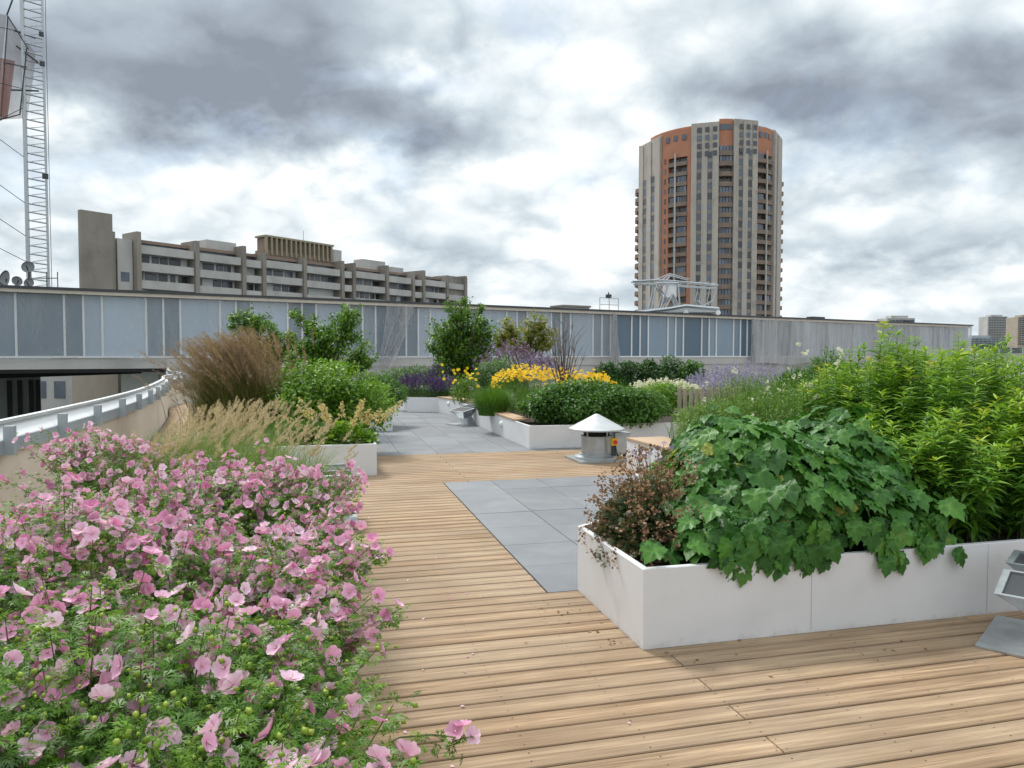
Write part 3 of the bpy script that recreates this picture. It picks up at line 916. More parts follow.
# mesh reflector antenna beside the mast
ant = thing('mesh_antenna', 'tilted red and white mesh antenna box on struts beside the lattice mast', 'antenna', at(2, 68, 59), 0)
mb = MB()
c = np.array([0, 0, 0])
def quadw(a, b, c_, d):
    return [np.array(x) for x in (a, b, c_, d)]
s = 59 / F
def loc(px, py, dy=0):
    return np.array([(px - 2) * s, dy, -(py - 68) * s])
MB().add([loc(-22, 10), loc(8, 17), loc(-6, 118), loc(-30, 112), ], [[[0, 1, 2, 3]]]).build('mesh_panel', M['mesh_white'], ant)
MB().add([loc(8, 17, .1), loc(26, 48, 1.2), loc(24, 66, 1.2), loc(3, 62, .1)], [[[0, 1, 2, 3]]]).build('mesh_panel', M['mesh_white'], ant)
MB().add([loc(3, 62, .1), loc(24, 66, 1.2), loc(16, 112, 1.2), loc(-3, 118, .1)], [[[0, 1, 2, 3]]]).build('mesh_panel', M['mesh_white'], ant)
MB().add([loc(-14, 55, -.05), loc(13, 60, .25), loc(4, 116, .25), loc(-20, 112, -.05)], [[[0, 1, 2, 3]]]).build('mesh_panel', M['mesh_red'], ant)
mb = MB()
for a, b in (((8, 17), (-3, 118)), ((26, 48), (16, 112)), ((-3, 118), (16, 112)), ((8, 17), (26, 48)), ((3, 62), (24, 66))):
    mb.tube([loc(*a, .12), loc(*b, .3)], .05, 5)
mb.tube([loc(8, 17), loc(14, 2)], .06, 5)
mb.build('frame', M['darkmetal'], ant)
for (a, b) in (((14, 45), (30, 58)), ((8, 88), (30, 86)), ((12, 30), (28, 34))):
    MB().tube([loc(*a, .3), loc(*b, 1.0)], .07, 5).build('strut', M['darkmetal'], ant)
# dishes and small gear
M['dish'] = mat('dish_grey', (0.20, 0.215, 0.225), rough=.5)
def dish(label, px, py, r, Y=47, face=0.3):
    P = at(px, py, Y)
    d = thing('satellite_dish', label, 'satellite dish', (P[0], P[1], ZT), face, 'dishes on the wing roof')
    h = P[2] - ZT
    mb = MB(); prof = [(r * q, -.32 * r * (1 - q * q)) for q in np.linspace(0.001, 1, 7)]
    mb.lathe(prof + [(r * 1.03, .02), (r * .98, .03)] + [(r * q, -.28 * r * (1 - q * q) + .02) for q in np.linspace(1, .001, 6)], 24)
    q = mb.build('dish', M['dish'], d, True)
    q.rotation_euler = (math.radians(78), 0, 0); q.location = (0, 0, h)
    MB().tube([[0, .15, 0], [0, .15, h + .1]], .06, 8).build('post', M['darkmetal'], d)
    MB().tube([[0, .0, h - r * .6], [0, -r * .8, h], [0, -r * .82, h + .06]], .035, 6).build('feed_arm', M['darkmetal'], d)
dish('round satellite dish on a post just beside the foot of the mast', 28, 267, .36)
dish('grey dish low on the roof at the picture edge', 4, 280, .62, face=-.5)
dish('small grey dish between the mast and the edge dish', 17, 281, .3, face=.9)
dish('small round dish low in front of the foot of the mast', 29, 283, .3, face=.1)
rl = thing('roof_railing', 'thin roof railing near the foot of the mast', 'railing', at(50, 286, 48))
for x in (-1.2, -.2, .5):
    MB().tube([[x, 0, -.5], [x, 0, .9]], .03, 5).build('post', M['darkmetal'], rl)
MB().tube([[-1.2, 0, .5], [.5, 0, .5]], .03, 5).build('rail', M['darkmetal'], rl)
# concrete box
p = on_roof(592, 2)
o = thing('roof_box', 'low concrete box on the roof edge above the gathered netting', 'roof box', p, WA)
MB().box(-1.25, 0, 0, 1.25, 1.6, .30).build('body', M['conclight'], o); MB().box(-1.35, -.1, .302, 1.35, 1.7, .44).build('cover', M['conc'], o)
# railing with camera
p = on_roof(625, 2)
o = thing('camera_railing', 'square roof railing carrying a small camera beside the gantry', 'railing', p, WA)
for x in (-.95, 0, .95):
    MB().tube([[x, 0, 0], [x, 0, 1.15]], .03, 6).build('post', M['galv'], o)
for z in (.6, 1.13):
    MB().tube([[-.95, 0, z], [.95, 0, z]], .025, 6).build('rail', M['galv'], o)
MB().box(-.25, -.15, 1.16, .12, .15, 1.42).tube([[-.06, 0, 1.42], [-.06, 0, 1.6]], .05, 6).build('camera', M['darkmetal'], o)
# facade maintenance gantry
p = on_roof(668, 2.2); Yg = p[1]; sg = Yg / F
o = thing('maintenance_gantry', 'white steel facade gantry with box and long boom on the wing roof', 'gantry', p, 0)
def gl(px, py, dy=0):
    a = at(px, py, Yg); return np.array([a[0] - p[0], dy, a[2] - ZT])
mb = MB()
for dy in (0, 1.3):
    for a, b in (((651, 311), (657, 283)), ((664, 311), (673, 294)), ((673, 294), (681, 311)), ((657, 283), (668, 300)), ((668, 283), (660, 311)), ((657, 283), (678, 283)), ((678, 283), (680, 311))):
        mb.tube([gl(*a, dy), gl(*b, dy)], .075, 6)
mb.build('frame', M['galv'], o)
a, b = gl(665.5, 297), gl(677, 285)
MB().box(a[0], .1, a[2], b[0], 1.2, b[2]).build('box', M['white'], o)
mb = MB()
for dy in (.2, 1.0):
    mb.tube([gl(633, 281, dy), gl(660, 279.5, dy), gl(700, 283, dy), gl(719, 285, dy)], .07, 6)
    mb.tube([gl(655, 280, dy), gl(670, 273.5, dy), gl(690, 279, dy)], .05, 6)
    mb.tube([gl(668, 280, dy), gl(672, 274, dy)], .045, 6); mb.tube([gl(663, 280, dy), gl(670, 274, dy)], .04, 6)
    for x in range(636, 716, 8):
        mb.tube([gl(x, 281, dy), gl(x + 4, 285, dy), gl(x + 8, 282, dy)], .035, 5)
    mb.tube([gl(635, 283, dy), gl(660, 284, dy), gl(717, 288, dy)], .05, 6)
mb.build('boom', M['galv'], o)
mb = MB()
for x in (700, 704, 708, 712):
    mb.tube([gl(x, 286, .6), gl(x - 3, 300, .6), gl(x + 1, 313, .6)], .04, 5)
mb.tube([gl(699, 300, .6), gl(706, 305, .6), gl(715, 300, .6), gl(719, 288, .6)], .06, 6)
mb.build('hoist_cable', M['galv'], o)
mb = MB(); a, b = gl(648, 313), gl(719, 308)
mb.box(a[0], -.2, .12, b[0], 1.6, .5)
mb.tube([gl(633, 313, -.2), gl(668, 309, -.2), gl(685, 306, -.2), gl(718, 309, -.2)], .16, 6)
mb.build('track', M['galv'], o)
for x in (685, 717):
    a = gl(x, 314)
    MB().tube([[a[0], -.4, .1], [a[0], -.1, .1]], .2, 14).build('wheel', M['white'], o)
for px, w, h, lab, m in ((851, 1.9, .5, 'small dark hump shaped vent on the far roof line', 'darkmetal'), (943, .5, .5, 'tiny dark vent near the end of the far roof line', 'darkmetal')):
    q = on_roof(px, 4)
    o = thing('roof_hatch', lab, 'roof vent', q, WA)
    MB().prism([(-w, -.3), (w, -.3), (w, .5), (-w, .5)], 0, h * .5).prism([(-w * .5, -.3), (w * .5, -.3), (w * .5, .5), (-w * .5, .5)], h * .5, h).build('body', M[m], o)

# ================================================================== FAR BUILDINGS
def line_t(px, P, D):
    d = np.array([(px - 512) / F, 1.0])
    A = np.array([[d[0], -D[0]], [d[1], -D[1]]])
    return np.linalg.solve(A, P)[1]

# ---- long apartment block
A0 = np.array([-59.0, 110.0]); A1 = np.array([-11.7, 175.0])
AD = (A1 - A0) / np.linalg.norm(A1 - A0)
ab = thing('apartment_block', 'long grey concrete apartment block with white balcony bands and tall fin walls', 'building', (A0[0], A0[1], -24), math.atan2(AD[1], AD[0]))
ax = lambda px: line_t(px, A0, AD)
Lb = np.linalg.norm(A1 - A0)
zb = 24.0
TOP = 19.3 + zb
MB().box(0, 1.2, 0, Lb, 4.2, TOP - .5).build('wall', M['conclight'], ab)
MB().box(ax(137), .5, TOP - .48, Lb, 4.3, TOP).build('roof', M['towerwall'], ab)
x = ax(79.5)
MB().box(x, -1.3, 0, ax(111), -.5, 22.2 + zb).build('end_tower', M['conc'], ab)
MB().box(ax(112), -.1, 0, ax(117.5), 3, TOP + .6).build('end_tower', M['conc'], ab)
MB().box(ax(119), -.2, 0, ax(134), 3, TOP - .3).build('stair_wall', M['conclight'], ab)
MB().box(ax(122), -.24, TOP - 6.6, ax(130.5), -.19, TOP - 5.2).build('window', M['glassdark'], ab)
finpx = [137, 195, 241.5, 261.5, 302, 339.5, 351, 384, 410, 420.5, 444, 462]
finh = [.9, .7, .9, .2, .3, .6, .5, .9, .4, .9, .5, .9]
for px, hh in zip(finpx, finh):
    x = ax(px)
    MB().box(x - .34, -1.3, 0, x + .34, 3, TOP + hh).build('fin_wall', M['conc'], ab)
nfl = 9
wl = []
winp = Pool('window', 'windows', M['glassdark'], ab, 99)
for i in range(len(finpx) - 1):
    a, b = ax(finpx[i]) + .46, ax(finpx[i + 1]) - .46
    step = (i % 3) * .22
    narrow = b - a < 5.0
    for f in range(nfl):
        z1 = TOP - 1.0 - f * 2.62 - step * .6
        mb = MB(); mb.box(a, -1.0, z1 - 1.25, b, 1.15, z1)
        mb.build('balcony', M['conclight'] if (f or narrow) else M['conclight'], ab)
        if f < 6:
            x = a + .25
            MB().box(a, 1.0, z1 - 2.55, b, 1.19, z1 - 1.26, 0.0).build('infill_wall', M['white'], ab)
            while x < b - .7:
                w = RNG.uniform(.7, 2.0)
                if RNG.random() < .86:
                    wl.append((f, MB().box(x, .88, z1 - 2.4, min(x + w, b - .1), .99, z1 - 1.35, RNG.random() ** 3)))
                x += w + RNG.uniform(.12, .5)
    MB().box(a + .1, .9, TOP - 1.0 - step * .6, b - .1, 1.19, TOP - .52, 0.1).build('clerestory', M['glassdark'], ab)
for f, w_ in sorted(wl, key=lambda q: q[0]):
    winp.add(w_)
winp.close()
for p0, p1, dz, m in ((206, 236, 1.35, 'conclight'), (361, 384, 1.7, 'conclight'), (389, 402, 1.0, 'conclight')):
    MB().box(ax(p0 + 7), 1.2, TOP, ax(p1 + 6), 4, TOP + dz * 1.15).build('roof_house', M[m], ab)
MB().box(ax(448), -.5, TOP - 6, ax(466), 3, TOP + .6).build('end_tower', M['conc'], ab)
# slatted plant room
x0, x1 = ax(271), ax(338)
MB().box(x0, 1.2, TOP + .0, x1, 4.2, TOP + 1.2).box(x0 + .3, 1.5, TOP + 1.2, x1 - .3, 4.0, TOP + 3.4).build('plant_room', M['towerwall'], ab)
mb = MB(); x = x0
while x < x1:
    mb.box(x, .9, TOP + .4, x + .32, 1.45, TOP + 3.45); x += 1.05
mb.box(x0 - .1, .95, TOP + 3.46, x1 + .1, 4.1, TOP + 3.8)
mb.build('slat_screen', mat('slat_paint', (0.33, 0.29, 0.20), rough=.8), ab)
MB().box(ax(338.6), 1.3, TOP, ax(347), 4, TOP + 3.0).build('roof_house', M['conclight'], ab)
MB().tube([[ax(315), 3, TOP + 3.5], [ax(315), 3, TOP + 6]], .04, 5).build('aerial', M['darkmetal'], ab)

# ---- round residential tower
TY = 200.0
TC = at(706.5, 318, TY + 20); R = 20.25
tw = thing('residential_tower', 'tall rounded tower block with concrete piers and orange recessed balconies', 'building', (TC[0], TC[1], -24), -math.atan2(TC[0], TC[1]))
k_ = (TY) / F
def tz(py):
    return 1.6 + (356 - py) * k_ + 24
def pol(a, r):
    a = math.radians(a); return np.array([r * math.sin(a), -r * math.cos(a)])
# inner drum
mb = MB(); mb.prism([pol(a, R - 2.3) for a in np.arange(360, 0, -12)], 0, tz(126)); mb.build('core', M['towerwall'], tw)
mb = MB(); mb.prism([pol(a, R - 1.9) for a in np.arange(60, -61, -8)] + [pol(-60, 5), pol(60, 5)], tz(150), tz(124.5)); mb.build('top_storey', M['orange'], tw)
piers = [(-72, -39, 141, 2), (-12.5, 8, 124.5, 2), (19, 39.5, 121.8, 2), (60, 88, 137, 1), (100, 135, 130, 0), (150, 200, 128, 0), (215, 265, 132, 0)]
FH = 2.72
NF = 34
for a0, a1, ytop, nst in piers:
    P = [pol(a1, R), pol(a0, R), pol(a0, R - 4), pol(a1, R - 4)]
    zt = tz(ytop) + (3 if abs(a0 + a1) > 100 else 0)
    mb = MB(); mb.prism(P, 0, zt)
    A, B = pol(a0, R), pol(a1, R)
    L = np.linalg.norm(B - A); e = (B - A) / L; n = np.array([e[1], -e[0]])
    # raised concrete ribs leave the window strips recessed between them
    for c, w in ((.10, .10), (.485, .105), (.88, .11)) if nst == 2 else (((.1, .1), (.7, .28)) if nst else ()):
        w *= L
        q = [A + e * (L * c - w) + n * .02, A + e * (L * c + w) + n * .02, A + e * (L * c + w) + n * .22, A + e * (L * c - w) + n * .22]
        mb.prism([q[0], q[3], q[2], q[1]][::-1], 0, zt - .4)
    mb.build('pier', M['pier'], tw)
    if nst:
        for c in ((.29, .68) if nst == 2 else (.3,)):
            mb = MB(); w = L * .082
            for f in range(NF):
                z0 = zt - (9.5 if nst == 2 and a0 > -20 else 12) - f * FH
                if z0 < 1:
                    break
                p, q = A + e * (L * c - w) + n * .05, A + e * (L * c + w) + n * .05
                mb.add([[*p, z0], [*q, z0], [*q, z0 + 1.75], [*p, z0 + 1.75]], [[[0, 1, 2, 3]]], RNG.random() ** 2 * .8, 0)
                mb.add([[*p, z0 - .95], [*q, z0 - .95], [*q, z0 - .02], [*p, z0 - .02]], [[[0, 1, 2, 3]]], .5, 1)
            mb.build('window_strip', [M['glassdark'], M['conc']], tw)
    if nst == 2 and a0 > -20:                   # square windows at the head of the pier
        for i in range(3):
            for j in range(4):
                c = .22 + .2 * i + (.08 * (i))
                p, q = A + e * (L * c) + n * .37, A + e * (L * (c + .15)) + n * .37
                z0 = zt - 2.6 - j * 2.1
                MB().add([[*p, z0], [*q, z0], [*q, z0 + 1.3], [*p, z0 + 1.3]], [[[0, 1, 2, 3]]], .15 + .5 * (j == 1)).build('square_window', M['glassdark'], tw)
bays = [(-38.6, -12.9, 1, 129, 'orange'), (8.3, 18.7, 0, 122.5, 'orange'), (39.8, 59.5, 2, 127, 'orange'), (-106, -72.4, 3, 143, 'pier'), (88.4, 108, 3, 140, 'pier')]
balp = Pool('balcony', 'balconies', M['towerwall'], tw, 98); twp = Pool('window', 'windows', M['glassdark'], tw, 99)
for a0, a1, kind, ytop, m in bays:
    am = (a0 + a1) / 2
    zt = tz(ytop)
    mb = MB(); mb.prism([pol(a1, R - 1.7), pol(am, R - 1.65), pol(a0, R - 1.7), pol(a0, R - 4.2), pol(a1, R - 4.2)], 0, zt); mb.build('bay_wall', M['orange'] if kind == 1 else M['towerwall'] if kind != 0 else M['towerwall'], tw)
    mb = MB(); z9 = zt - 7.0
    mb.prism([pol(a1, R - .6), pol(am, R - .5), pol(a0, R - .6), pol(a0, R - 1.6), pol(a1, R - 1.6)], z9, zt + .3); 
    if kind < 3:
        mb.build('bay_head', M['orange'], tw)
        for fr in (.22, .5, .78):
            a = a0 + (a1 - a0) * fr; w = 1.8 / R * 57.3 * .35
            p, q = pol(a - w, R - .42), pol(a + w, R - .42)
            MB().add([[*p, zt - 2.6], [*q, zt - 2.6], [*q, zt - 1.1], [*p, zt - 1.1]], [[[0, 1, 2, 3]]], .4).build('head_window', M['glassdark'], tw)
    else:
        mb.build('bay_head', M['pier'], tw)
    for f in range(NF):
        z0 = z9 - 2.4 - f * FH
        if z0 < 20:
            break
        mb = MB()
        if kind == 3:
            for g in (.17, .5, .83):
                a = a0 + (a1 - a0) * g; w = (a1 - a0) * .13
                balp.add(MB().prism([pol(a + w, R + .1), pol(a, R + .8), pol(a - w, R + .1), pol(a - w, R - 1.5), pol(a + w, R - 1.5)], z0, z0 + 1.15))
        else:
            b0, b1 = (a0, a1) if kind != 1 else (a0 + (a1 - a0) * .26, a0 + (a1 - a0) * .88)
            mb.prism([pol(b1, R - .25), pol(am, R + (.25 if kind != 1 else -.05)), pol(b0, R - .25), pol(b0, R - 1.64), pol(b1, R - 1.64)], z0, z0 + (1.05 if kind else 1.2))
        if kind == 3:
            continue
        balp.add(mb)
        ng = {0: 1, 1: 3, 2: 2}[kind]
        for g in range(ng):
            if kind == 1:
                lo, hi = ((.10, .17), (.30, .55), (.57, .86))[g]
            elif kind == 0:
                lo, hi = .03, .97
            else:
                lo, hi = ((.03, .40), (.55, .97))[g]
            glazed = RNG.random() < (.92 if kind == 0 else .38)
            r = (R - .45 if glazed and (kind != 1 or g) else R - 1.6) if (kind != 1 or g) else R - .47
            p, q = pol(a0 + (a1 - a0) * lo, r), pol(a0 + (a1 - a0) * hi, r)
            npn = 4 if glazed else 2
            mb = MB()
            for i in range(npn):
                p1 = p + (q - p) * (i / npn + .02); q1 = p + (q - p) * ((i + 1) / npn - .02)
                zz = z0 + (1.06 if kind else 1.21)
                mb.add([[*p1, zz], [*q1, zz], [*q1, zz + 1.5], [*p1, zz + 1.5]], [[[0, 1, 2, 3]]], (RNG.uniform(.25, 1) if glazed else .05))
            twp.add(mb)
    if kind == 1:
        for lo, hi in ((0, .25), (.885, 1)):
            b0, b1 = a0 + (a1 - a0) * lo, a0 + (a1 - a0) * hi
            mb = MB(); mb.prism([pol(b1, R - .5), pol(b0, R - .5), pol(b0, R - 1.6), pol(b1, R - 1.6)], 0, z9 - .01); mb.build('bay_wall', M['orange'], tw)
    if kind in (1, 2):                          # slim pole and divider up the bay
        a = a0 + (a1 - a0) * (.52 if kind == 1 else .5)
        mb = MB(); p = pol(a, R + .05); mb.tube([[*p, 0], [*p, zt - 6]], .28, 6); mb.build('pole', M['conclight'], tw)
balp.close(); twp.close()
MB().tube([[-13, 5, tz(140)], [-13, 5, tz(126)]], .12, 5).build('aerial', M['darkmetal'], tw)

# ---- distant buildings at the gap past the wing's end
def slab_tower(label, px0, px1, py, Y, m, rows, name='distant_tower'):
    a, b = at(px0, py, Y), at(px1, py, Y)
    o = thing(name, label, 'building', ((a[0] + b[0]) / 2, Y, -24))
    w = (b[0] - a[0]) / 2; h = a[2] + 24
    MB().box(-w, 0, 0, w, w * 1.5, h).box(-w * .6, 1, h, w * .6, w, h + w * .18).build('wall', M[m], o)
    dz = (py and (345 - py) * Y / F) / rows
    for r in range(rows):
        z = h - dz * (r + .75)
        mb = MB()
        n = 7
        for i in range(n):
            x0 = -w * .94 + 1.88 * w * i / n
            mb.add([[x0, -.3, z], [x0 + 1.6 * w / n, -.3, z], [x0 + 1.6 * w / n, -.3, z + dz * .5], [x0, -.3, z + dz * .5]], [[[0, 1, 2, 3]]], RNG.random() * .6)
        mb.build('window', M['glassdark'], o)
    return o
slab_tower('distant pale tower block standing beyond the dark gridded building', 988, 1007.5, 316.5, 420, 'conclight', 17)
slab_tower('distant brown tower block cut by the picture edge', 1018, 1042, 317, 380, 'beige', 13)
slab_tower('pale stepped building peeping over the far roof line of the wing', 887, 915, 318, 300, 'conclight', 4, 'distant_building')
o = slab_tower('dark low building with vertical bars between the wing end and pale tower', 969, 1000, 338, 130, 'steelband', 3, 'distant_building')
mb = MB()
for i in range(14):
    x = -2.6 + i * .4
    mb.box(x, -.7, 10, x + .1, -.4, 27.5)
mb.build('bar', M['darkmetal'], o)
slab_tower('low grey roof behind the tall yellow green perennials', 972, 1060, 356, 90, 'conclight', 1, 'distant_building')
mb = MB()
xs = np.linspace(300, 1700, 60)
hh = 8 + 10 * np.abs(np.sin(xs * .004)) + 4 * np.sin(xs * .021)
n = len(xs)
V = np.vstack([np.c_[xs, np.full(n, 2400), np.full(n, -24)], np.c_[xs, np.full(n, 2600), hh], np.c_[xs, np.full(n, 3000), np.full(n, -24)]])
i = np.arange(n - 1)
mb.add(V, [np.c_[i, i + 1, i + 1 + n, i + n], np.c_[i + n, i + 1 + n, i + 1 + 2 * n, i + 2 * n]])
struct(mb.build('hills', mat('far_hill', (0.16, 0.22, 0.26), (0.11, 0.16, 0.18), scale=.02, rough=1)))

# ================================================================== PLANTS
EXPO = 1.12
LM = {}
LM['mallow'] = leafmat('mallow_leaf', [(0.03, 0.095, 0.008), (0.085, 0.205, 0.016), (0.21, 0.35, 0.03)])
LM['bud'] = leafmat('bud_green', [(0.22, 0.34, 0.04), (0.42, 0.52, 0.09)])
LM['pink'] = leafmat('pink_petal', [(0.66, 0.22, 0.42), (0.77, 0.42, 0.585), (0.87, 0.69, 0.79)], trans=.3, rough=.6, spec=.15, thru=(1.1, 1.0, 1.0))
LM['pinkcentre'] = leafmat('pale_centre', [(0.8, 0.7, 0.6), (0.85, 0.75, 0.65)])
LM['big'] = leafmat('large_leaf', [(0.018, 0.072, 0.010), (0.046, 0.15, 0.022), (0.10, 0.245, 0.036), (0.30, 0.33, 0.06)], trans=.25, rough=.45, spec=.28)
LM['bright'] = leafmat('bright_leaf', [(0.045, 0.13, 0.012), (0.125, 0.265, 0.02), (0.26, 0.40, 0.035)])
LM['yellowgreen'] = leafmat('yellow_green_leaf', [(0.03, 0.095, 0.012), (0.085, 0.215, 0.016), (0.20, 0.36, 0.025), (0.40, 0.50, 0.05), (0.40, 0.20, 0.07)])
LM['dark'] = leafmat('dark_leaf', [(0.018, 0.055, 0.014), (0.04, 0.11, 0.024), (0.085, 0.18, 0.04)])
LM['mid'] = leafmat('mid_leaf', [(0.03, 0.085, 0.016), (0.07, 0.17, 0.026), (0.13, 0.26, 0.045)])
LM['treegreen'] = leafmat('tree_leaf', [(0.035, 0.10, 0.012), (0.10, 0.215, 0.022), (0.20, 0.33, 0.035)])
LM['meadow'] = leafmat('meadow_leaf', [(0.05, 0.11, 0.02), (0.11, 0.22, 0.035), (0.22, 0.33, 0.07)])
LM['greygreen'] = leafmat('grey_green_leaf', [(0.08, 0.11, 0.06), (0.15, 0.19, 0.11)])
LM['bronze'] = leafmat('bronze_leaf', [(0.12, 0.17, 0.025), (0.24, 0.26, 0.045), (0.36, 0.30, 0.07)])
LM['straw'] = leafmat('straw_blade', [(0.08, 0.18, 0.025), (0.17, 0.26, 0.06), (0.40, 0.37, 0.17)], trans=.3)
LM['grassgreen'] = leafmat('grass_blade', [(0.035, 0.10, 0.012), (0.09, 0.21, 0.025), (0.17, 0.29, 0.04)], trans=.3)
LM['plume'] = leafmat('straw_plume', [(0.38, 0.30, 0.20), (0.60, 0.51, 0.38)], trans=.35, rough=.9, spec=.05)
LM['brownblade'] = leafmat('olive_blade', [(0.055, 0.075, 0.015), (0.13, 0.14, 0.03), (0.24, 0.19, 0.06)], trans=.3)
LM['brownplume'] = leafmat('brown_plume', [(0.20, 0.14, 0.09), (0.40, 0.29, 0.195)], trans=.35, rough=.9, spec=.05)
LM['purple'] = leafmat('purple_bloom', [(0.07, 0.048, 0.125), (0.16, 0.115, 0.24)], trans=.2, rough=.8, spec=.1)
LM['mauve'] = leafmat('mauve_bloom', [(0.20, 0.13, 0.22), (0.36, 0.27, 0.38)], trans=.3, rough=.8, spec=.1)
LM['lilac'] = leafmat('lilac_bloom', [(0.26, 0.23, 0.42), (0.44, 0.41, 0.58)], trans=.3, rough=.8, spec=.1)
LM['yellow'] = leafmat('yellow_petal', [(0.80, 0.47, 0.01), (0.90, 0.66, 0.04)], trans=.25, rough=.6, spec=.15)
LM['cream'] = leafmat('cream_bloom', [(0.50, 0.40, 0.18), (0.68, 0.58, 0.34)], trans=.3, rough=.8, spec=.1)
LM['whitefl'] = leafmat('white_bloom', [(0.62, 0.62, 0.52), (0.78, 0.78, 0.70)], trans=.3, rough=.8, spec=.1)
LM['seed'] = leafmat('brown_seed', [(0.12, 0.07, 0.045), (0.27, 0.165, 0.105), (0.42, 0.29, 0.20)], trans=.2, rough=.9, spec=.05)
LM['brownleaf'] = leafmat('brown_leaf', [(0.02, 0.055, 0.015), (0.055, 0.095, 0.03), (0.15, 0.11, 0.06)])

def clipn(x):
    return np.clip(x, 0, 1)

# ---- foreground mallow: many leafy stems with lobed leaves, buds and pink flowers
def mallow():
    base = uv(-0.9, 3.6)
    r = thing('mallow_bush', 'big mallow bush covered in pink flowers filling the planter beside the decking', 'flowering bush', (*base[:2], .36))
    O = np.array([*base[:2], .36])
    n = 1260
    su = RNG.uniform(-1.80, -0.03, n); sv = 0.45 + 6.3 * RNG.random(n) ** 1.0
    su[-190:-110] = RNG.uniform(-.30, -.06, 80); sv[-190:-110] = RNG.uniform(.6, 3.2, 80)
    k6 = (sv > 5.9) & (su > -.8); sv[k6] = RNG.uniform(.9, 5.8, k6.sum())
    sv[-110:] = RNG.uniform(6.2, 7.7, 110); su[-110:] = RNG.uniform(-1.85, -.8, 110)
    B = np.array([uv(a, b, .36) for a, b in zip(su, sv)])
    cu = (su + .9) / .9                         # -1..1 across
    h = 0.50 + .09 * np.sin(su * 3.1 + sv * 1.7) + .07 * np.sin(sv * 4.1 + 1) + RNG.normal(size=n) * .055
    h *= 1 - np.where(cu < 0, .70, .30) * np.abs(cu) ** 2.2
    h = np.where((su < -.8) & (sv > 5.75), (.34 + .34 * clipn((-.8 - su) / .9) * clipn((sv - 5.6) / .8)) * RNG.uniform(.75, 1.3, n), h)
    h *= np.interp(sv, [.4, 1.2, 2.2, 4, 5.5, 6.8], [.86, .9, 1.0, 1.0, .90, .72])
    lean_u = np.sign(cu) * np.abs(cu) ** 2 * RNG.uniform(.14, .46, n) * np.where((cu > .6) & (RNG.random(n) < .3), 1.15, 1) * np.where(cu > 0, np.interp(sv, [1, 2.2, 3.2, 4.5], [.35, .48, .8, .85]), 1) + RNG.normal(size=n) * .06
    lean_v = RNG.normal(size=n) * .07 + np.where(sv < .9, -.15, 0)
    ld = np.array([uv(a, b) for a, b in zip(lean_u, lean_v)])
    stems, lp, ld_, ln, ls, lt = MB(), [], [], [], [], []
    fp, fn, fs, bp, bs = [], [], [], [], []
    for i in range(n):
        pts = [B[i] + ld[i] * t ** 1.8 + UP * h[i] * t for t in np.linspace(0, 1, 6)]
        near = sv[i] < 3.6
        stems.tube(np.array(pts) - O, np.linspace(.0045, .0014, 6), 4, .5, cap=False)
        pts = np.array(pts)
        nl = 58 if near else 44
        t = RNG.uniform(.22, 1, nl) ** .85
        P = np.stack([np.interp(t, np.linspace(0, 1, 6), pts[:, k]) for k in range(3)], 1)
        a = RNG.uniform(0, 2 * PI, nl)
        hd = np.stack([np.cos(a), np.sin(a), RNG.uniform(-.15, .6, nl)], 1)
        pet = RNG.uniform(.02, .085, nl) * (1.25 - .6 * t)
        lp.append(P + hd * pet[:, None]); ld_.append(hd + RNG.normal(size=(nl, 3)) * .3 - UP * .15)
        ln.append(UP + rdir(nl) * .55); ls.append(RNG.uniform(.032, .062, nl) * (1.2 - .45 * t))
        lt.append(clipn(.38 + .3 * (t - .5) + .18 * RNG.normal(size=nl)))
        nf = RNG.integers(3, 10) if sv[i] > 2.3 else RNG.integers(1, 5)
        for _ in range(nf):
            tt = RNG.uniform(.62, 1.04)
            q = pts[0] * 0 + np.array([np.interp(min(1, tt), np.linspace(0, 1, 6), pts[:, k]) for k in range(3)])
            d = nz((rdir(1) * [1, 1, .5] + UP * .55 + (ld[i] * 1.2)[None]))[0]
            fp.append(q + d * RNG.uniform(.02, .05)); fn.append(d); fs.append(RNG.uniform(.017, .029))
        for _ in range(RNG.integers(2, 8)):
            bp.append(pts[-1] + RNG.normal(size=3) * [.025, .025, .02] - UP * RNG.uniform(-.01, .06)); bs.append(RNG.uniform(.008, .019))
    lp = np.concatenate(lp) - O
    MB().inst(DISS, lp, nz(np.concatenate(ld_)), nz(np.concatenate(ln)), np.concatenate(ls), np.concatenate(lt)).build('foliage', LM['mallow'], r, True)
    stems.build('stem', M['stem'], r)
    bp = np.array(bp)
    MB().inst(OCT, bp - O, rdir(len(bp)), rdir(len(bp)), np.array(bs), RNG.random(len(bp))).build('bud', LM['bud'], r, True)['kind'] = 'stuff'
    fp, fn, fs = np.array(fp), np.array(fn), np.array(fs)
    # a stray branch reaching out over the boards
    o = np.argsort(np.linalg.norm(fp - [0, 0, H], axis=1) - 1000 * (0 * fs))
    def fl(P, D, Sz, parent_name, var=None):
        mb = MB()
        mb.inst(MALLOW, P, nz(np.cross(D, rdir(len(P)))), D, Sz, clipn(.60 + .26 * RNG.normal(size=len(P))))
        mb.inst(OCT, P + D * (Sz * .22)[:, None], D, rdir(len(P)), Sz * .24, .5, 1)
        return mb
    vars_ = [fl(np.zeros((1, 3)), np.array([[0, 0, 1.0]]), np.array([1.0]), '').build('flower', [LM['pink'], LM['pinkcentre']], r, True) for _ in range(6)]
    vis = [i for i in o if fp[i][1] > 1.15][:98]
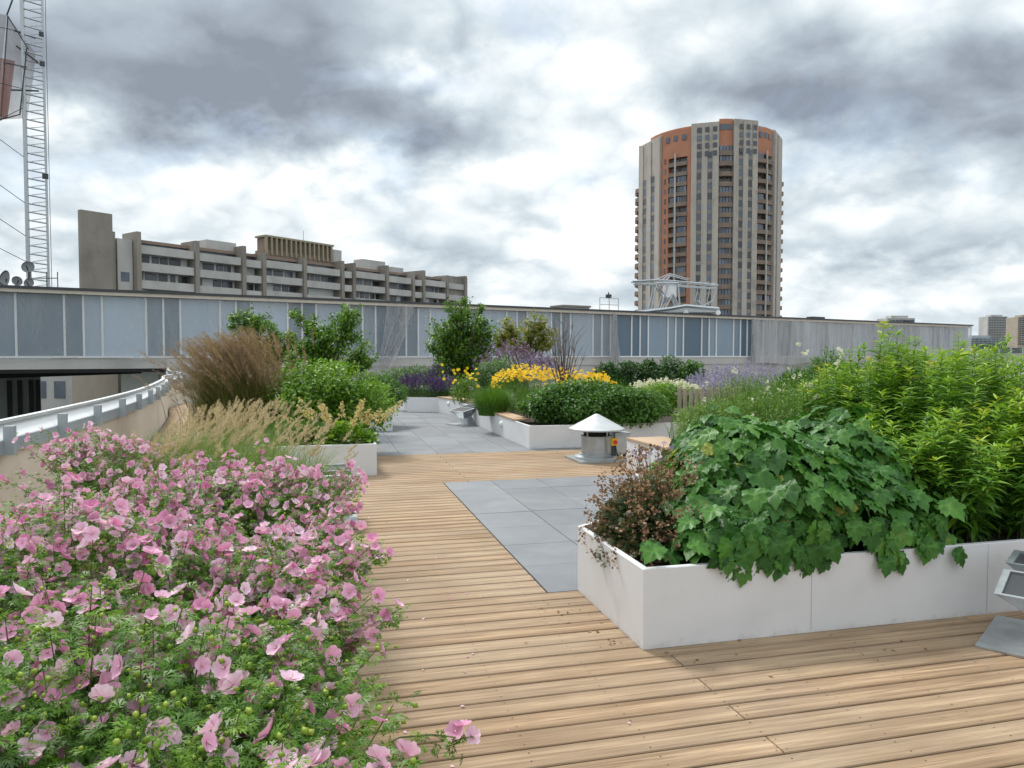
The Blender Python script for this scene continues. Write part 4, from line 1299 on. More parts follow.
    for j, i in enumerate(vis):
        q = vars_[j] if j < 6 else dup(vars_[j % 6], r)
        q.location = fp[i] - O
        q.rotation_euler = (Vector(fn[i]).to_track_quat('Z', 'Y') @ Vector((0, 0, 1)).rotation_difference(Vector((0, 0, 1)))).to_euler()
        q.scale = [fs[i] * 1.06] * 3
    rest = np.array([i for i in o if i not in set(vis)])
    fl(fp[rest] - O, fn[rest], fs[rest], '').build('flowers', [LM['pink'], LM['pinkcentre']], r, True)['kind'] = 'stuff'
    # stray branch
    mb = MB(); s0 = uv(.02, 2.1, .45) - O; s1 = uv(.22, 2.28, .42) - O; s2 = G(462, 738, .33) - O
    mb.tube([s0, s1, (s1 + s2) / 2 + [0, 0, .01], s2], [.004, .003, .003, .002], 5)
    P = np.array([s0 + (s2 - s0) * t + RNG.normal(size=3) * .02 for t in RNG.uniform(.1, 1, 40)])
    mb.build('stem', M['stem'], r)
    MB().inst(DISS, P, rdir(40) + UP * .2, UP + rdir(40) * .5, .045, RNG.random(40)).build('foliage', LM['mallow'], r, True)
    P = np.array([s2 + [-.02, 0, .02], s2 + [.03, .01, .0], s2 + [0, .02, .03]]); D = nz(np.array([[-.4, -.6, .7], [.5, -.5, .6], [0, .2, 1.0]]))
    fl(P, D, np.array([.034, .03, .03]), '').build('flower', [LM['pink'], LM['pinkcentre']], r, True)
mallow()

# ---- grasses
def plume_mesh(mb, tips, dirs, L, n, size, spread):
    """feathery seed heads: many short bristles round an arching axis"""
    for p, d in zip(tips, dirs):
        t = RNG.random(n)
        c = p + d * (t * L)[:, None] - UP * (0.25 * L * t ** 2)[:, None]
        a = nz(d + rdir(n) * .7)
        mb.inst(LINEAR, c, a, rdir(n), size * (1.15 - .6 * t) * RNG.uniform(.7, 1.3, n), RNG.random(n))

def feather_grass():
    c = uv(-.75, 7.5, .40)
    r = thing('feather_grass', 'straw coloured feather grass with bristly plumes behind the mallow bush', 'ornamental grass', c)
    n = 9000
    u, v = RNG.uniform(-1.7, -.06, n), RNG.uniform(5.9, 8.5, n); u = np.where(v > 6.8, np.minimum(u, -.42 - .9 * RNG.random(n)), u)
    B = np.array([uv(a, b, .36) for a, b in zip(u, v)]) - c
    az = ANG + RNG.normal(size=n) * 1.1
    mb = MB()
    blades(mb, B, RNG.uniform(.32, .62, n), az, RNG.uniform(.1, .42, n), RNG.uniform(.0015, .0032, n), 5, clipn(RNG.normal(size=n) * .25 + .42))
    mb.build('foliage', LM['straw'], r)
    n = 330
    u, v = RNG.uniform(-1.6, -.06, n), RNG.uniform(6.0, 8.4, n); u = np.where(v > 6.8, np.minimum(u, -.42 - .9 * RNG.random(n)), u)
    B = np.array([uv(a, b, .36) for a, b in zip(u, v)]) - c
    hh = RNG.uniform(.5, .80, n) * (1 - .22 * (np.abs(u + .75) / .8) ** 2)
    mb = MB()
    tip, d = blades(mb, B, hh, ANG + RNG.normal(size=n) * .8, RNG.uniform(.08, .38, n), .0014, 5, .8)
    mb.build('stem', LM['straw'], r)
    first = None
    for i in range(n):
        if i < 12:
            mb = MB(); plume_mesh(mb, [np.zeros(3)], [np.array([0, 0, 1.0])], .15, 90, .034, 0)
            q = mb.build('plume', LM['plume'], r); first = (first or []) + [q]
        elif i < 100:
            q = dup(first[i % 12], r)
        else:
            break
        q.location = tip[i] - d[i] * .03; q.rotation_euler = Vector(nz((d[i] + UP * .45)[None])[0]).to_track_quat('Z', 'Y').to_euler()
    mb = MB(); plume_mesh(mb, tip[100:] - d[100:] * .03, nz(d[100:] + UP * .45), .15, 80, .034, 0)
    mb.build('plumes', LM['plume'], r)['kind'] = 'stuff'
feather_grass()

def brown_grass():
    c = at(240, 420, 12.0); c[2] = .40
    r = thing('brown_grass', 'tall brown grass with feathery heads all blown to one side', 'ornamental grass', c)
    n = 6500
    off_ = RNG.normal(size=(n, 2)) * [.25, .24]
    B = np.c_[off_, np.zeros(n)]
    az = PI + RNG.normal(size=n) * 1.0
    mb = MB(); hh = RNG.uniform(.45, 1.15, n)
    blades(mb, B, hh, az + 0 * off_[:, 0], RNG.uniform(.15, .62, n) * hh, RNG.uniform(.003, .006, n), 5, clipn(RNG.normal(size=n) * .22 + .38))
    mb.build('foliage', LM['brownblade'], r)
    n = 900
    off_ = RNG.normal(size=(n, 2)) * [.25, .26]
    B = np.c_[off_, np.zeros(n)]
    mb = MB(); hh = RNG.uniform(.66, 1.52, n) * (1 - .12 * np.abs(off_[:, 0]))
    lean = np.clip(-off_[:, 0] * .5 + .10 + RNG.normal(size=n) * .16, -.5, .6)
    tip, d = blades(mb, B, hh, np.full(n, PI), lean, .0022, 6, clipn(RNG.normal(size=n) * .2 + .75))
    mb.build('stem', LM['brownblade'], r)
    dd = nz(np.stack([-lean * .9 - .42, RNG.normal(size=n) * .25, np.full(n, .85)], 1))
    mb = MB(); plume_mesh(mb, tip - dd * .16, dd, .46, 70, .055, 0)
    mb.build('plumes', LM['brownplume'], r)['kind'] = 'stuff'
brown_grass()

# ---- leafy shrubs of the planters behind
bush('leafy_shrub', 'broad bright green rounded shrub in front of the arching shrub', 'shrub', at(322, 402, 11.8) + [0, .3, -.05], (.98, .8, .66), 15000, OVATE, .066, LM['bright'], zmin=-.8, lump=.27, freq=4.2, inner=.45)
bush('leafy_shrub', 'drooping green bush hanging over the planter at the slate terrace', 'shrub', at(378, 392, 16.9), (.62, .6, .42), 6000, OVATE, .06, LM['mid'], zmin=-.8)

def spread_tree(name, label, cat, base, trunks, clumps, nleaf, tpl, size, m, barkm=M['bark'], r_trunk=.03, arch=0.0, group=None, shrink=1.0):
    """trunks: list of (base offset); clumps: list of (centre offset, radius): limbs run to the clumps, leaves gather round them"""
    r = thing(name, label, cat, base, 0, group)
    tb = MB(); P, AX, NR, TI = [], [], [], []
    tot = sum(q[1] ** 2 for q in clumps)
    for c, rad in clumps:
        c = np.array(c, float)
        t0 = np.array(trunks[RNG.integers(len(trunks))], float)
        ctrl = t0 * .35 + c * .65; ctrl[2] = c[2] * (.62 + arch * .3); ctrl[:2] *= (.75 - .25 * arch)
        tt = np.linspace(0, 1, 9)[:, None]
        path = (1 - tt) ** 2 * t0 + 2 * tt * (1 - tt) * ctrl + tt ** 2 * c
        path[1:-1] += RNG.normal(size=(7, 3)) * .015
        tb.tube(path, np.linspace(r_trunk, r_trunk * .16, 9), 6)
        n = int(nleaf * rad ** 2 / tot)
        # twigs out of the clump centre carry the leaves
        nt_ = max(4, int(7 * rad / .25))
        for _ in range(nt_):
            d = rdir(1)[0]; d[2] = d[2] * .7 + .15
            e = c + d * rad * RNG.uniform(.6, 1.25)
            s_ = path[RNG.integers(5, 9)]
            tb.tube([s_, (s_ + e) / 2 + [0, 0, .05 * rad], e], [r_trunk * .2, r_trunk * .14, r_trunk * .07], 4, cap=False)
            k = max(3, n // nt_)
            t = RNG.uniform(.25, 1.05, k)
            q = s_ + (e - s_) * t[:, None] + RNG.normal(size=(k, 3)) * rad * .20
            P.append(q); dd = nz(rdir(k) * .8 + d * .6 - UP * .2)
            AX.append(dd); NR.append(nz(UP * .8 + rdir(k) * .6)); TI.append(clipn(.45 + .22 * RNG.normal(size=k) + RNG.normal() * .12))
    tb.build('trunk', barkm, r, True)
    P = np.concatenate(P)
    MB().inst(tpl, P, np.concatenate(AX), np.concatenate(NR), size * RNG.uniform(.65, 1.25, len(P)), np.concatenate(TI)).build('crown', m, r, True)
    return r
def clump_px(L, Y, base):
    return [(at(px, py, Y) + [0, RNG.normal() * .35, 0] - base, rp * Y / F) for px, py, rp in L]

Y0 = 15.5
b0 = at(330, 400, Y0); b0[2] = .4
spread_tree('arching_shrub', 'loose arching green shrub with gappy branches beside the bright rounded shrub', 'shrub', b0, [(0, 0, 0), (.1, .1, 0), (-.15, 0, 0)],
            clump_px([(350, 320, 13), (338, 313, 10), (358, 313, 7), (325, 330, 15), (345, 338, 16), (310, 345, 13), (298, 352, 10), (335, 352, 18), (358, 352, 14), (300, 315, 6), (292, 310, 5), (307, 322, 8), (350, 365, 14), (370, 362, 9), (317, 365, 14)], Y0, b0), 7000, OVATE, .075, LM['treegreen'], arch=.5)
Y0 = 16.5
b0 = at(262, 400, Y0); b0[2] = .4
spread_tree('arching_shrub', 'low spreading green shrub whose top shows behind the brown grass', 'shrub', b0, [(0, 0, 0), (.15, .1, 0)],
            clump_px([(228, 322, 8), (240, 318, 9), (250, 326, 11), (262, 320, 10), (272, 332, 12), (285, 340, 12), (255, 338, 12), (280, 352, 13), (296, 345, 10), (246, 312, 6), (266, 350, 14), (300, 360, 12)], Y0, b0), 5200, OVATE, .07, LM['treegreen'], arch=.4)
Y0 = 24.0
b0 = at(462, 390, Y0); b0[2] = .4
spread_tree('small_tree', 'small dark green tree with a pointed top in front of the wing', 'tree', b0, [(0, 0, 0), (.15, 0, 0)],
            clump_px([(462, 303, 7), (456, 312, 11), (470, 312, 9), (482, 308, 6), (447, 325, 13), (463, 328, 15), (480, 324, 12), (440, 338, 14), (456, 342, 17), (474, 342, 15), (488, 330, 9), (436, 350, 11), (450, 356, 16), (468, 358, 15), (484, 352, 10), (458, 368, 14), (445, 366, 11), (474, 370, 11), (491, 345, 6)], Y0, b0), 8000, OVATE, .11, LM['treegreen'], r_trunk=.05)
Y0 = 26.0
b0 = at(522, 390, Y0); b0[2] = .4
spread_tree('small_tree', 'small tree with bronze yellow leaves beside the dark green tree', 'tree', b0, [(0, 0, 0), (.2, 0, 0)],
            clump_px([(506, 328, 9), (502, 336, 9), (515, 332, 8), (535, 322, 10), (545, 330, 11), (530, 334, 10), (540, 342, 10), (512, 344, 9), (524, 348, 9), (549, 343, 6), (500, 345, 7)], Y0, b0), 3600, OVATE, .11, LM['bronze'], r_trunk=.04)
# bare shrub
def bare_shrub():
    Y0 = 17.0
    b0 = at(563, 392, Y0); b0[2] = .38
    r = thing('bare_shrub', 'leafless twiggy shrub rising out of the yellow flowers', 'shrub', b0)
    mb = MB()
    tips = [(560, 318), (564, 314), (554, 320), (575, 330), (583, 345), (588, 355), (548, 335), (543, 345), (568, 322), (579, 335), (557, 330), (551, 325), (572, 318)]
    for px, py in tips:
        e = at(px, py, Y0) + [0, RNG.normal() * .2, 0] - b0
        k = RNG.normal(size=3) * .03
        ctrl = np.array([e[0] * .25, e[1] * .3, e[2] * .5]) + k
        t = np.linspace(0, 1, 9)[:, None]
        path = 2 * t * (1 - t) * ctrl + t ** 2 * e
        path[1:] += RNG.normal(size=(8, 3)) * .012
        mb.tube(path, np.linspace(.022, .004, 9), 5)
        for _ in range(7):
            j = RNG.integers(3, 8); q = path[j]
            d = nz((np.array([RNG.normal() * .5, RNG.normal() * .5, .9]))[None])[0]
            L = RNG.uniform(.15, .45)
            mb.tube([q, q + d * L * .5 + RNG.normal(size=3) * .015, q + d * L], [.006, .0045, .002], 4, cap=False)
    mb.build('trunk', M['bare'], r, True)
bare_shrub()

# upright spikes of bloom over a leafy mound
def spikes(name, label, cat, c, rad, n, h, bloom, leaf, bl_len=.16, per=34, size=.028, leafn=4000, leaf_tpl=NARROW, leaf_size=.06, leaf_h=.6, group=None, lean=.12, stemm=None, mound=True):
    c = np.asarray(c, float)
    r = thing(name, label, cat, c, 0, group)
    if mound:
        d = rdir(leafn); d[:, 2] = np.abs(d[:, 2])
        rr = RNG.uniform(.2, 1, leafn) ** .5
        P = d * rr[:, None] * np.array([rad[0], rad[1], h * leaf_h])
        MB().inst(leaf_tpl, P, nz(d * .5 + rdir(leafn) * .7 + UP * .4), nz(UP + rdir(leafn) * .7), leaf_size * RNG.uniform(.6, 1.3, leafn), clipn(.45 + .24 * RNG.normal(size=leafn))).build('foliage', leaf, r, True)
    a = RNG.uniform(0, 2 * PI, n); q = RNG.random(n) ** .5
    B = np.stack([np.cos(a) * q * rad[0], np.sin(a) * q * rad[1], np.zeros(n)], 1)
    hh = h * (1 - .35 * q ** 2) * RNG.uniform(.78, 1.06, n)
    mb = MB(); tip, dr = blades(mb, B * .8, hh, a, lean * (q + .2) + B[:, 0] * 0, .0022, 4, .5)
    mb.build('stem', stemm or leaf, r)
    mb = MB()
    dr = nz(dr * .5 + UP)
    m_ = n * per
    t = np.tile(RNG.random(per), n)
    P = np.repeat(tip, per, 0) + np.repeat(dr, per, 0) * ((t - .8) * bl_len)[:, None] + RNG.normal(size=(m_, 3)) * size * .35
    mb.inst(SMALLFL, P, rdir(m_), nz(rdir(m_) + UP * .2), size * .5 * RNG.uniform(.7, 1.3, m_), RNG.random(m_))
    mb.build('blossom', bloom, r)['kind'] = 'stuff'
    return r
zP = .36
def gp(px, Y, z=zP):
    p = at(px, 380, Y); p[2] = z; return p
spikes('purple_salvia', 'deep purple salvia spilling along the edge of the angled planter', 'flowering plant', gp(417, 21.9), (.75, .55, 0), 200, .72, LM['purple'], LM['mid'], bl_len=.20, per=24, size=.03, leafn=5000)
spikes('purple_salvia', 'darker purple salvia patch between the salvia edge and the small dark tree', 'flowering plant', gp(446, 21.6), (.42, .5, 0), 110, .62, LM['purple'], LM['dark'], bl_len=.18, size=.03, leafn=3200)
bush('leafy_perennial', 'low green perennials standing behind the purple salvia', 'plant', gp(413, 24.5, .85), (1.15, .6, .42), 4500, NARROW, .10, LM['mid'], zmin=-.5, nst=0)
spikes('purple_spires', 'dark violet flower spires at the foot of the small dark tree', 'flowering plant', gp(440, 23.3), (.45, .3, 0), 46, 1.05, LM['purple'], LM['dark'], bl_len=.35, size=.03, leafn=1500, leaf_h=.4)
spikes('mauve_verbena', 'airy mauve verbena haze below the bronze tree', 'flowering plant', gp(512, 22.8), (1.15, .6, 0), 210, 1.72, LM['mauve'], LM['greygreen'], bl_len=.10, per=16, size=.042, leafn=2500, leaf_h=.6, lean=.3)
spikes('mauve_verbena', 'pale mauve flower haze beside the bare shrub', 'flowering plant', gp(540, 24.5), (.8, .5, 0), 150, 1.35, LM['lilac'], LM['greygreen'], bl_len=.14, per=22, size=.045, leafn=1500, leaf_h=.6, lean=.25)
bush('leafy_shrub', 'mid green bush directly behind the yellow flowers', 'shrub', gp(497, 20.5, .95), (.72, .55, .5), 6000, OVATE, .055, LM['mid'], zmin=-.7)
bush('leafy_perennial', 'small green plant with a few yellow blooms at the timber bench', 'plant', gp(465, 19.3, .72), (.38, .35, .36), 2600, NARROW, .07, LM['bright'], zmin=-.7, nst=6)

# yellow coreopsis, flowers one by one
def yellow_flowers():
    c = gp(548, 17.2)
    r = thing('yellow_flowers', 'mass of golden yellow daisies in the long pale planter', 'flowering plant', c)
    n = 2600
    P = np.stack([RNG.uniform(-1.35, 1.75, n), RNG.uniform(-.75, .8, n), np.zeros(n)], 1)
    mb = MB(); hh = RNG.uniform(.35, .86, n)
    blades(mb, P, hh, RNG.uniform(0, 6.28, n), RNG.uniform(.02, .2, n), .0045, 4, clipn(.5 + .25 * RNG.normal(size=n)))
    mb.build('foliage', LM['grassgreen'], r)
    n = 760
    u = RNG.random(n)
    X_ = -1.3 + 2.8 * u; Yv = RNG.uniform(-.7, .8, n)
    z = .62 + .22 * np.sin(u * 5.3 + .4) * .5 + .14 * u + .12 * (Yv + .7) + RNG.normal(size=n) * .075
    edge = np.interp(u, [0, .1, .85, 1], [-.1, 0, 0, -.22])
    FP = np.stack([X_, Yv, z + edge], 1)
    FP = FP[np.argsort(FP[:, 1])]
    D = nz(rdir(n) * .55 + UP * .8 + np.array([0, -.5, 0]))
    mk = lambda P_, D_, s_: MB().inst(DAISY, P_, nz(np.cross(D_, rdir(len(P_)))), D_, s_, RNG.random(len(P_))).inst(OCT, P_ + D_ * .004, D_, rdir(len(P_)), s_ * .45, .0)
    va = [mk(np.zeros((1, 3)), np.array([[0, 0, 1.0]]), np.ones(1)).build('flower', LM['yellow'], r, True) for _ in range(4)]
    for i in range(100):
        q = va[i] if i < 4 else dup(va[i % 4], r)
        q.location = FP[i]; q.rotation_euler = Vector(D[i]).to_track_quat('Z', 'Y').to_euler(); q.scale = [RNG.uniform(.028, .041)] * 3
    mk(FP[100:], D[100:], RNG.uniform(.027, .042, n - 100)).build('flowers', LM['yellow'], r, True)['kind'] = 'stuff'
yellow_flowers()
def few_yellow(label, c, n, sx, hz):
    r = thing('yellow_flowers', label, 'flowering plant', c)
    mb, st = MB(), MB()
    for i in range(n):
        p = np.array([RNG.normal() * sx, RNG.normal() * .2, hz + RNG.normal() * .13]); D = nz(rdir(1) * .5 + UP * .6 + np.array([0, -.6, 0]))
        MB().inst(DAISY, p[None], nz(np.cross(D, rdir(1))), D, .042, RNG.random(1)).build('flower', LM['yellow'], r, True)
        st.tube([[p[0] * .4, p[1] * .4, 0], [p[0] * .8, p[1] * .8, p[2] * .6], p - D[0] * .004], .004, 4)
    st.build('stem', M['stem'], r)
few_yellow('few yellow daisies standing above the small green plant at the timber bench', gp(463, 19.1), 24, .22, .72)

def tuft(label, c, rad, n, h, m, name='grass_tuft', w=(.002, .0045), lean=(.05, .5), cat='ornamental grass'):
    r = thing(name, label, cat, c)
    a = RNG.uniform(0, 2 * PI, n); q = RNG.random(n) ** .5
    B = np.stack([np.cos(a) * q * rad[0], np.sin(a) * q * rad[1], np.zeros(n)], 1)
    mb = MB(); hh = h * RNG.uniform(.6, 1.1, n) * (1 - .3 * q)
    blades(mb, B * .75, hh, a + RNG.normal(size=n) * .5, RNG.uniform(*lean, n) * h * (.3 + q), RNG.uniform(*w, n), 5, clipn(.5 + .25 * RNG.normal(size=n)))
    mb.build('foliage', m, r)
    return r
tuft('fresh green grass tuft hanging over the corner of the long pale planter', gp(492, 15.6), (.38, .36), 4200, .72, LM['grassgreen'])
tuft('fine green grass behind the low dark bush', gp(590, 16.0), (.8, .45), 3600, .66, LM['grassgreen'])
tuft('light green grass strip between the dark bush and the hedge row', gp(660, 18.5), (1.6, .8), 5200, .62, LM['meadow'])

bush('spilling_bush', 'low dark bush of small leaves spilling over the long pale planter', 'shrub', at(590, 408, 13.7) + [0, .05, .02], (1.32, .85, .42), 17000, ROUND, .06, LM['mid'], zmin=-.92, lump=.17, inner=.72, nst=8)
# hedge row at the back
for i, (px, lab) in enumerate(((606, 'first dark green bush of the hedge row, nearest the gathered netting'), (628, 'dark green hedge bush between the first bush and the twin bushes'), (652, 'fuller dark green hedge bush near the middle of the row'), (672, 'dark green hedge bush leaning against the last one of the row'), (692, 'last dark green bush of the hedge row, with paler tips'))):
    bush('hedge_bush', lab, 'shrub', gp(px, 24.0 + .3 * (i % 2), .85 + .05 * (i % 3)), (.42 + .05 * (i % 2), .45, .58), 3200, OVATE, .085, LM['dark'] if i < 4 else LM['mid'], group='hedge row before the wing', zmin=-.8, lump=.25, nst=6)
tuft('low light green ground plants under the hedge row', gp(640, 21.5), (2.1, 1.0), 6000, .42, LM['bright'], name='leafy_perennial', w=(.006, .012), cat='plant')
spikes('white_flowers', 'creamy white flower patch below the hedge row', 'flowering plant', gp(662, 19.3), (1.15, .6, 0), 320, .66, LM['whitefl'], LM['meadow'], bl_len=.12, per=12, size=.04, leafn=3500, leaf_size=.09)
bush('leafy_shrub', 'light green bush between the white flowers and picket fence', 'shrub', gp(668, 16.2, .62), (.62, .5, .36), 4500, OVATE, .06, LM['bright'], zmin=-.6)
# picket fence
def pickets():
    A, B = at(678, 390, 14.2), at(744, 391, 14.2)
    r = thing('picket_fence', 'short weathered picket fence standing among the meadow plants', 'fence', (A[0], A[1], .35))
    x = 0; L = B[0] - A[0]; i = 0
    while x < L:
        h = .66 + RNG.normal() * .015
        w = .036
        o = MB().prism([(x, -.009), (x + 2 * w, -.009), (x + 2 * w, .009), (x, .009)], 0, [h - .02, h - .02 + RNG.random() * .03, h, h - .01]).build('picket', M['picket'], r)
        o.rotation_euler[1] = RNG.normal() * .012
        x += .105; i += 1
    for z in (.2, .5):
        MB().box(-.05, .0102, z, L + .05, .03, z + .045).build('rail', M['picket'], r)
pickets()
tuft('grass growing at the foot of the picket fence', gp(712, 13.6), (.9, .3), 1800, .36, LM['meadow'])
spikes('lilac_catmint', 'pale lilac catmint haze behind the picket fence', 'flowering plant', gp(752, 16.5), (1.0, .7, 0), 220, 1.08, LM['lilac'], LM['meadow'], bl_len=.26, per=18, size=.032, leafn=4500, leaf_h=.75, lean=.3)
spikes('lilac_catmint', 'lilac flower spikes under the netting beside the hedge row', 'flowering plant', gp(722, 20.0), (.9, .5, 0), 160, 1.0, LM['lilac'], LM['meadow'], bl_len=.22, per=20, size=.036, leafn=2500, lean=.25)
spikes('white_flowers', 'tall green plants topped with white flower heads near the grey netting', 'flowering plant', gp(800, 14.5), (.62, .5, 0), 12, 1.12, LM['whitefl'], LM['mid'], bl_len=.05, per=12, size=.03, leafn=6500, leaf_tpl=LINEAR, leaf_size=.22, leaf_h=.8, lean=.2)
bush('leafy_shrub', 'upright narrow dark green plants behind the white flower heads', 'shrub', gp(828, 13.4, 1.0), (.45, .4, .62), 4500, NARROW, .10, LM['mid'], zmin=-.8, nst=6)
# meadow foliage filling the planter with the timber seat
def meadow():
    c = uv(6.0, 8.5, .36)
    r = thing('meadow_plants', 'feathery light green meadow planting behind the timber seat', 'plants', c)
    n = 15000
    u, v = RNG.uniform(4.75, 9.0, n), RNG.uniform(7.0, 9.75, n)
    B = np.array([uv(a, b, .36) for a, b in zip(u, v)]) - c
    hh = (.46 + .40 * clipn((u - 4.6) / 1.1)) * RNG.uniform(.6, 1.15, n) * (1 + .2 * np.sin(u * 4 + v * 3))
    mb = MB(); blades(mb, B, hh, RNG.uniform(0, 6.28, n), RNG.uniform(.05, .35, n), RNG.uniform(.002, .005, n), 4, clipn(.42 + .25 * RNG.normal(size=n)))
    n = 30000
    u, v = RNG.uniform(4.78, 9.0, n), RNG.uniform(7.0, 9.7, n)
    top = (.44 + .38 * clipn((u - 4.6) / 1.1)) * (1 + .2 * np.sin(u * 4 + v * 3))
    P = np.array([uv(a, b, .36) for a, b in zip(u, v)]) - c + UP * (top * RNG.uniform(.35, 1.0, n))[:, None]
    mb.inst(NARROW, P, nz(rdir(n) + UP * .3), nz(UP + rdir(n) * .6), RNG.uniform(.04, .09, n), clipn(.5 + .25 * RNG.normal(size=n)))
    mb.build('foliage', LM['meadow'], r)
    mb = MB(); n = 16
    u, v = RNG.uniform(4.7, 6.6, n), RNG.uniform(7.2, 9.7, n)
    P = np.array([uv(a, b, .36) for a, b in zip(u, v)]) - c + UP * ((.50 + .40 * clipn((u - 4.6) / 1.1)) * RNG.uniform(.8, 1.1, n))[:, None]
    for i in range(n):
        k = 10; mb.inst(SMALLFL, P[i] + RNG.normal(size=(k, 3)) * .018, rdir(k), nz(UP + rdir(k) * .4), .014, RNG.random(k))
    mb.build('blossom', LM['whitefl'], r)['kind'] = 'stuff'
meadow()
bush('leafy_perennial', 'fine leaved bright green plant leaning over the end of the timber seat', 'plant', uv(5.15, 9.0, .62), (.52, .62, .34), 6000, NARROW, .055, LM['meadow'], zmin=-.7, nst=6)
tuft('mixed meadow grass spread across the far beds', gp(860, 16.5), (3.2, 2.6), 12000, .75, LM['meadow'], lean=(.05, .4))
tuft('green ground plants between lavender haze and wing', gp(790, 21.0), (3.2, 2.0), 9000, .6, LM['mid'], name='leafy_perennial', w=(.006, .012), cat='plant')

# ---- cream heuchera in the planter corner
def heuchera():
    c = uv(.30, 10.45, .37)
    r = thing('cream_flower_plant', 'leafy plant with cream flower spikes in the corner of the small planter', 'flowering plant', c)
    n = 900
    d = rdir(n); d[:, 2] = np.abs(d[:, 2])
    P = d * (RNG.uniform(.3, 1, n) ** .5)[:, None] * [.42, .36, .30]
    MB().inst(ROUND, P, nz(d + rdir(n) * .6), nz(UP + d * .4 + rdir(n) * .4), RNG.uniform(.05, .09, n), clipn(.5 + .25 * RNG.normal(size=n))).build('foliage', LM['bright'], r, True)
    for i in range(16):
        x, y = RNG.normal() * .2, RNG.normal() * .14; h = RNG.uniform(.38, .66)
        e = np.array([x * 1.7, y * 1.5, h])
        MB().tube([[x * .5, y * .5, 0], [x, y, h * .5], e], [.003, .0025, .002], 4).build('stem', M['stem'], r)
        k = 60; t = RNG.random(k)
        p = np.array([x, y, h * .5]) + (e - [x, y, h * .5]) * (.25 + .8 * t)[:, None] + RNG.normal(size=(k, 3)) * (.026 * (1.2 - .7 * t))[:, None]
        MB().inst(SMALLFL, p, rdir(k), rdir(k), .015, RNG.random(k)).build('flower_spike', LM['cream'], r)
heuchera()
tuft('low green leaves along the back of the small planter', uv(-.5, 11.0, .37), (.9, .5), 3000, .4, LM['mid'], name='leafy_perennial', w=(.006, .012), cat='plant')

# ---- large-leaved perennial in the foreground planter
def big_leaf():
    c = uv(2.95, 4.75, .37)
    r = thing('large_leaf_plant', 'mound of large toothed dark green leaves overhanging the pale planter', 'plant', c)
    O = np.array([0, 0, 0.0])
    P, AX, NR, SZ, TI = [], [], [], [], []
    n = 4400
    # a domed surface in deck coordinates: height over (u, v)
    v = RNG.uniform(3.80, 5.9, n); u = RNG.uniform(2.08, 4.1, n) + (v - 4.1) * .16
    ul = 2.02 + clipn((v - 4.1)) * .42 + np.maximum(0, v - 5.1) * .4; ur = 3.68
    def dome(u, v):
        ul_ = 1.86 + clipn((v - 4.1)) * .42 + np.maximum(0, v - 5.1) * .4
        a = clipn((u - ul_) / .62) ** .55 * clipn((4.5 - u) / .9) ** .5
        f = clipn((v - 3.66) / .75)
        return (.05 + .66 * a * f ** .45) * (1 - .09 * np.sin(u * 5.6 + v * 2) - .07 * np.sin(v * 6.3 + u * 3.7)) * (1 - .12 * clipn((v - 4.4) / 1.2))
    kk = (u > ul) & (u < ur + .12 * RNG.normal(size=n)); u, v = u[kk], v[kk]; n = len(u)
    lay = RNG.random(n)
    h = dome(u, v)
    e = .02
    gu = (dome(u + e, v) - dome(u - e, v)) / (2 * e); gv = (dome(u, v + e) - dome(u, v - e)) / (2 * e)
    nrm = nz(np.stack([-gu, -gv, np.ones(n)], 1)); nrm = nz(np.clip(nrm, -1, 1) * .8 + UP * .75)
    down = np.stack([-gu, -gv, -(gu ** 2 + gv ** 2)], 1)
    down = nz(nz(down + 1e-6) + np.stack([RNG.normal(size=n) * .55, RNG.normal(size=n) * .45 - .25, np.full(n, -.05)], 1))
    down[:, 2] *= .75
    z = .37 + h * (1 - .55 * lay ** 1.6) + RNG.normal(size=n) * .035
    for i in range(n):
        P.append(uv(u[i], v[i], z[i]) - c)
        AX.append(uv(*down[i, :2], down[i, 2])); NR.append(uv(*nrm[i, :2], nrm[i, 2]))
    P = np.array(P); AX = np.array(AX); NR = nz(np.array(NR) + rdir(n) * .46)
    SZ = RNG.uniform(.075, .185, n); TI = clipn(.36 + .16 * RNG.normal(size=n)); TI[RNG.random(n) < .012] = 1.0
    # hanging leaves over the planter rim
    k = 120
    u2 = RNG.uniform(2.15, 3.75, k); z2 = .44 + RNG.uniform(-.01, .22, k)
    P2 = np.array([uv(a, 3.76 - .09 * RNG.random() + .10 * (b - .37), b) for a, b in zip(u2, z2)]) - c
    A2 = np.array([uv(RNG.normal() * .35, -.35 - .2 * RNG.random(), -.9) for _ in range(k)])
    N2 = np.array([uv(RNG.normal() * .3, -.9, .45) for _ in range(k)])
    k3 = 9
    P3 = np.array([uv(a, 4.0 + RNG.normal() * .1, .42 + RNG.random() * .16) for a in RNG.uniform(1.78, 2.1, k3)]) - c
    A3 = np.array([uv(RNG.normal() * .6 - .2, -.6, -.2) for _ in range(k3)]); N3 = np.array([uv(0, -.4, .9) for _ in range(k3)])
    mb = MB()
    mb.inst(BIG, np.vstack([P, P2, P3]), nz(np.vstack([AX, A2, A3])), nz(np.vstack([NR, N2, N3])), np.r_[SZ, RNG.uniform(.09, .16, k), RNG.uniform(.12, .16, k3)], np.r_[TI, clipn(.36 + .15 * RNG.normal(size=k)), .6 * RNG.random(k3)])
    mb.build('foliage', LM['big'], r, True)
    st = MB()
    for i in RNG.choice(n, 160, replace=False):
        e_ = P[i]; b_ = np.array([e_[0] * .8, e_[1] * .8, 0.0])
        st.tube([b_, (b_ + e_) / 2 + [0, 0, .08], e_], [.006, .005, .0035], 5)
    st.build('stem', M['stem'], r)
big_leaf()

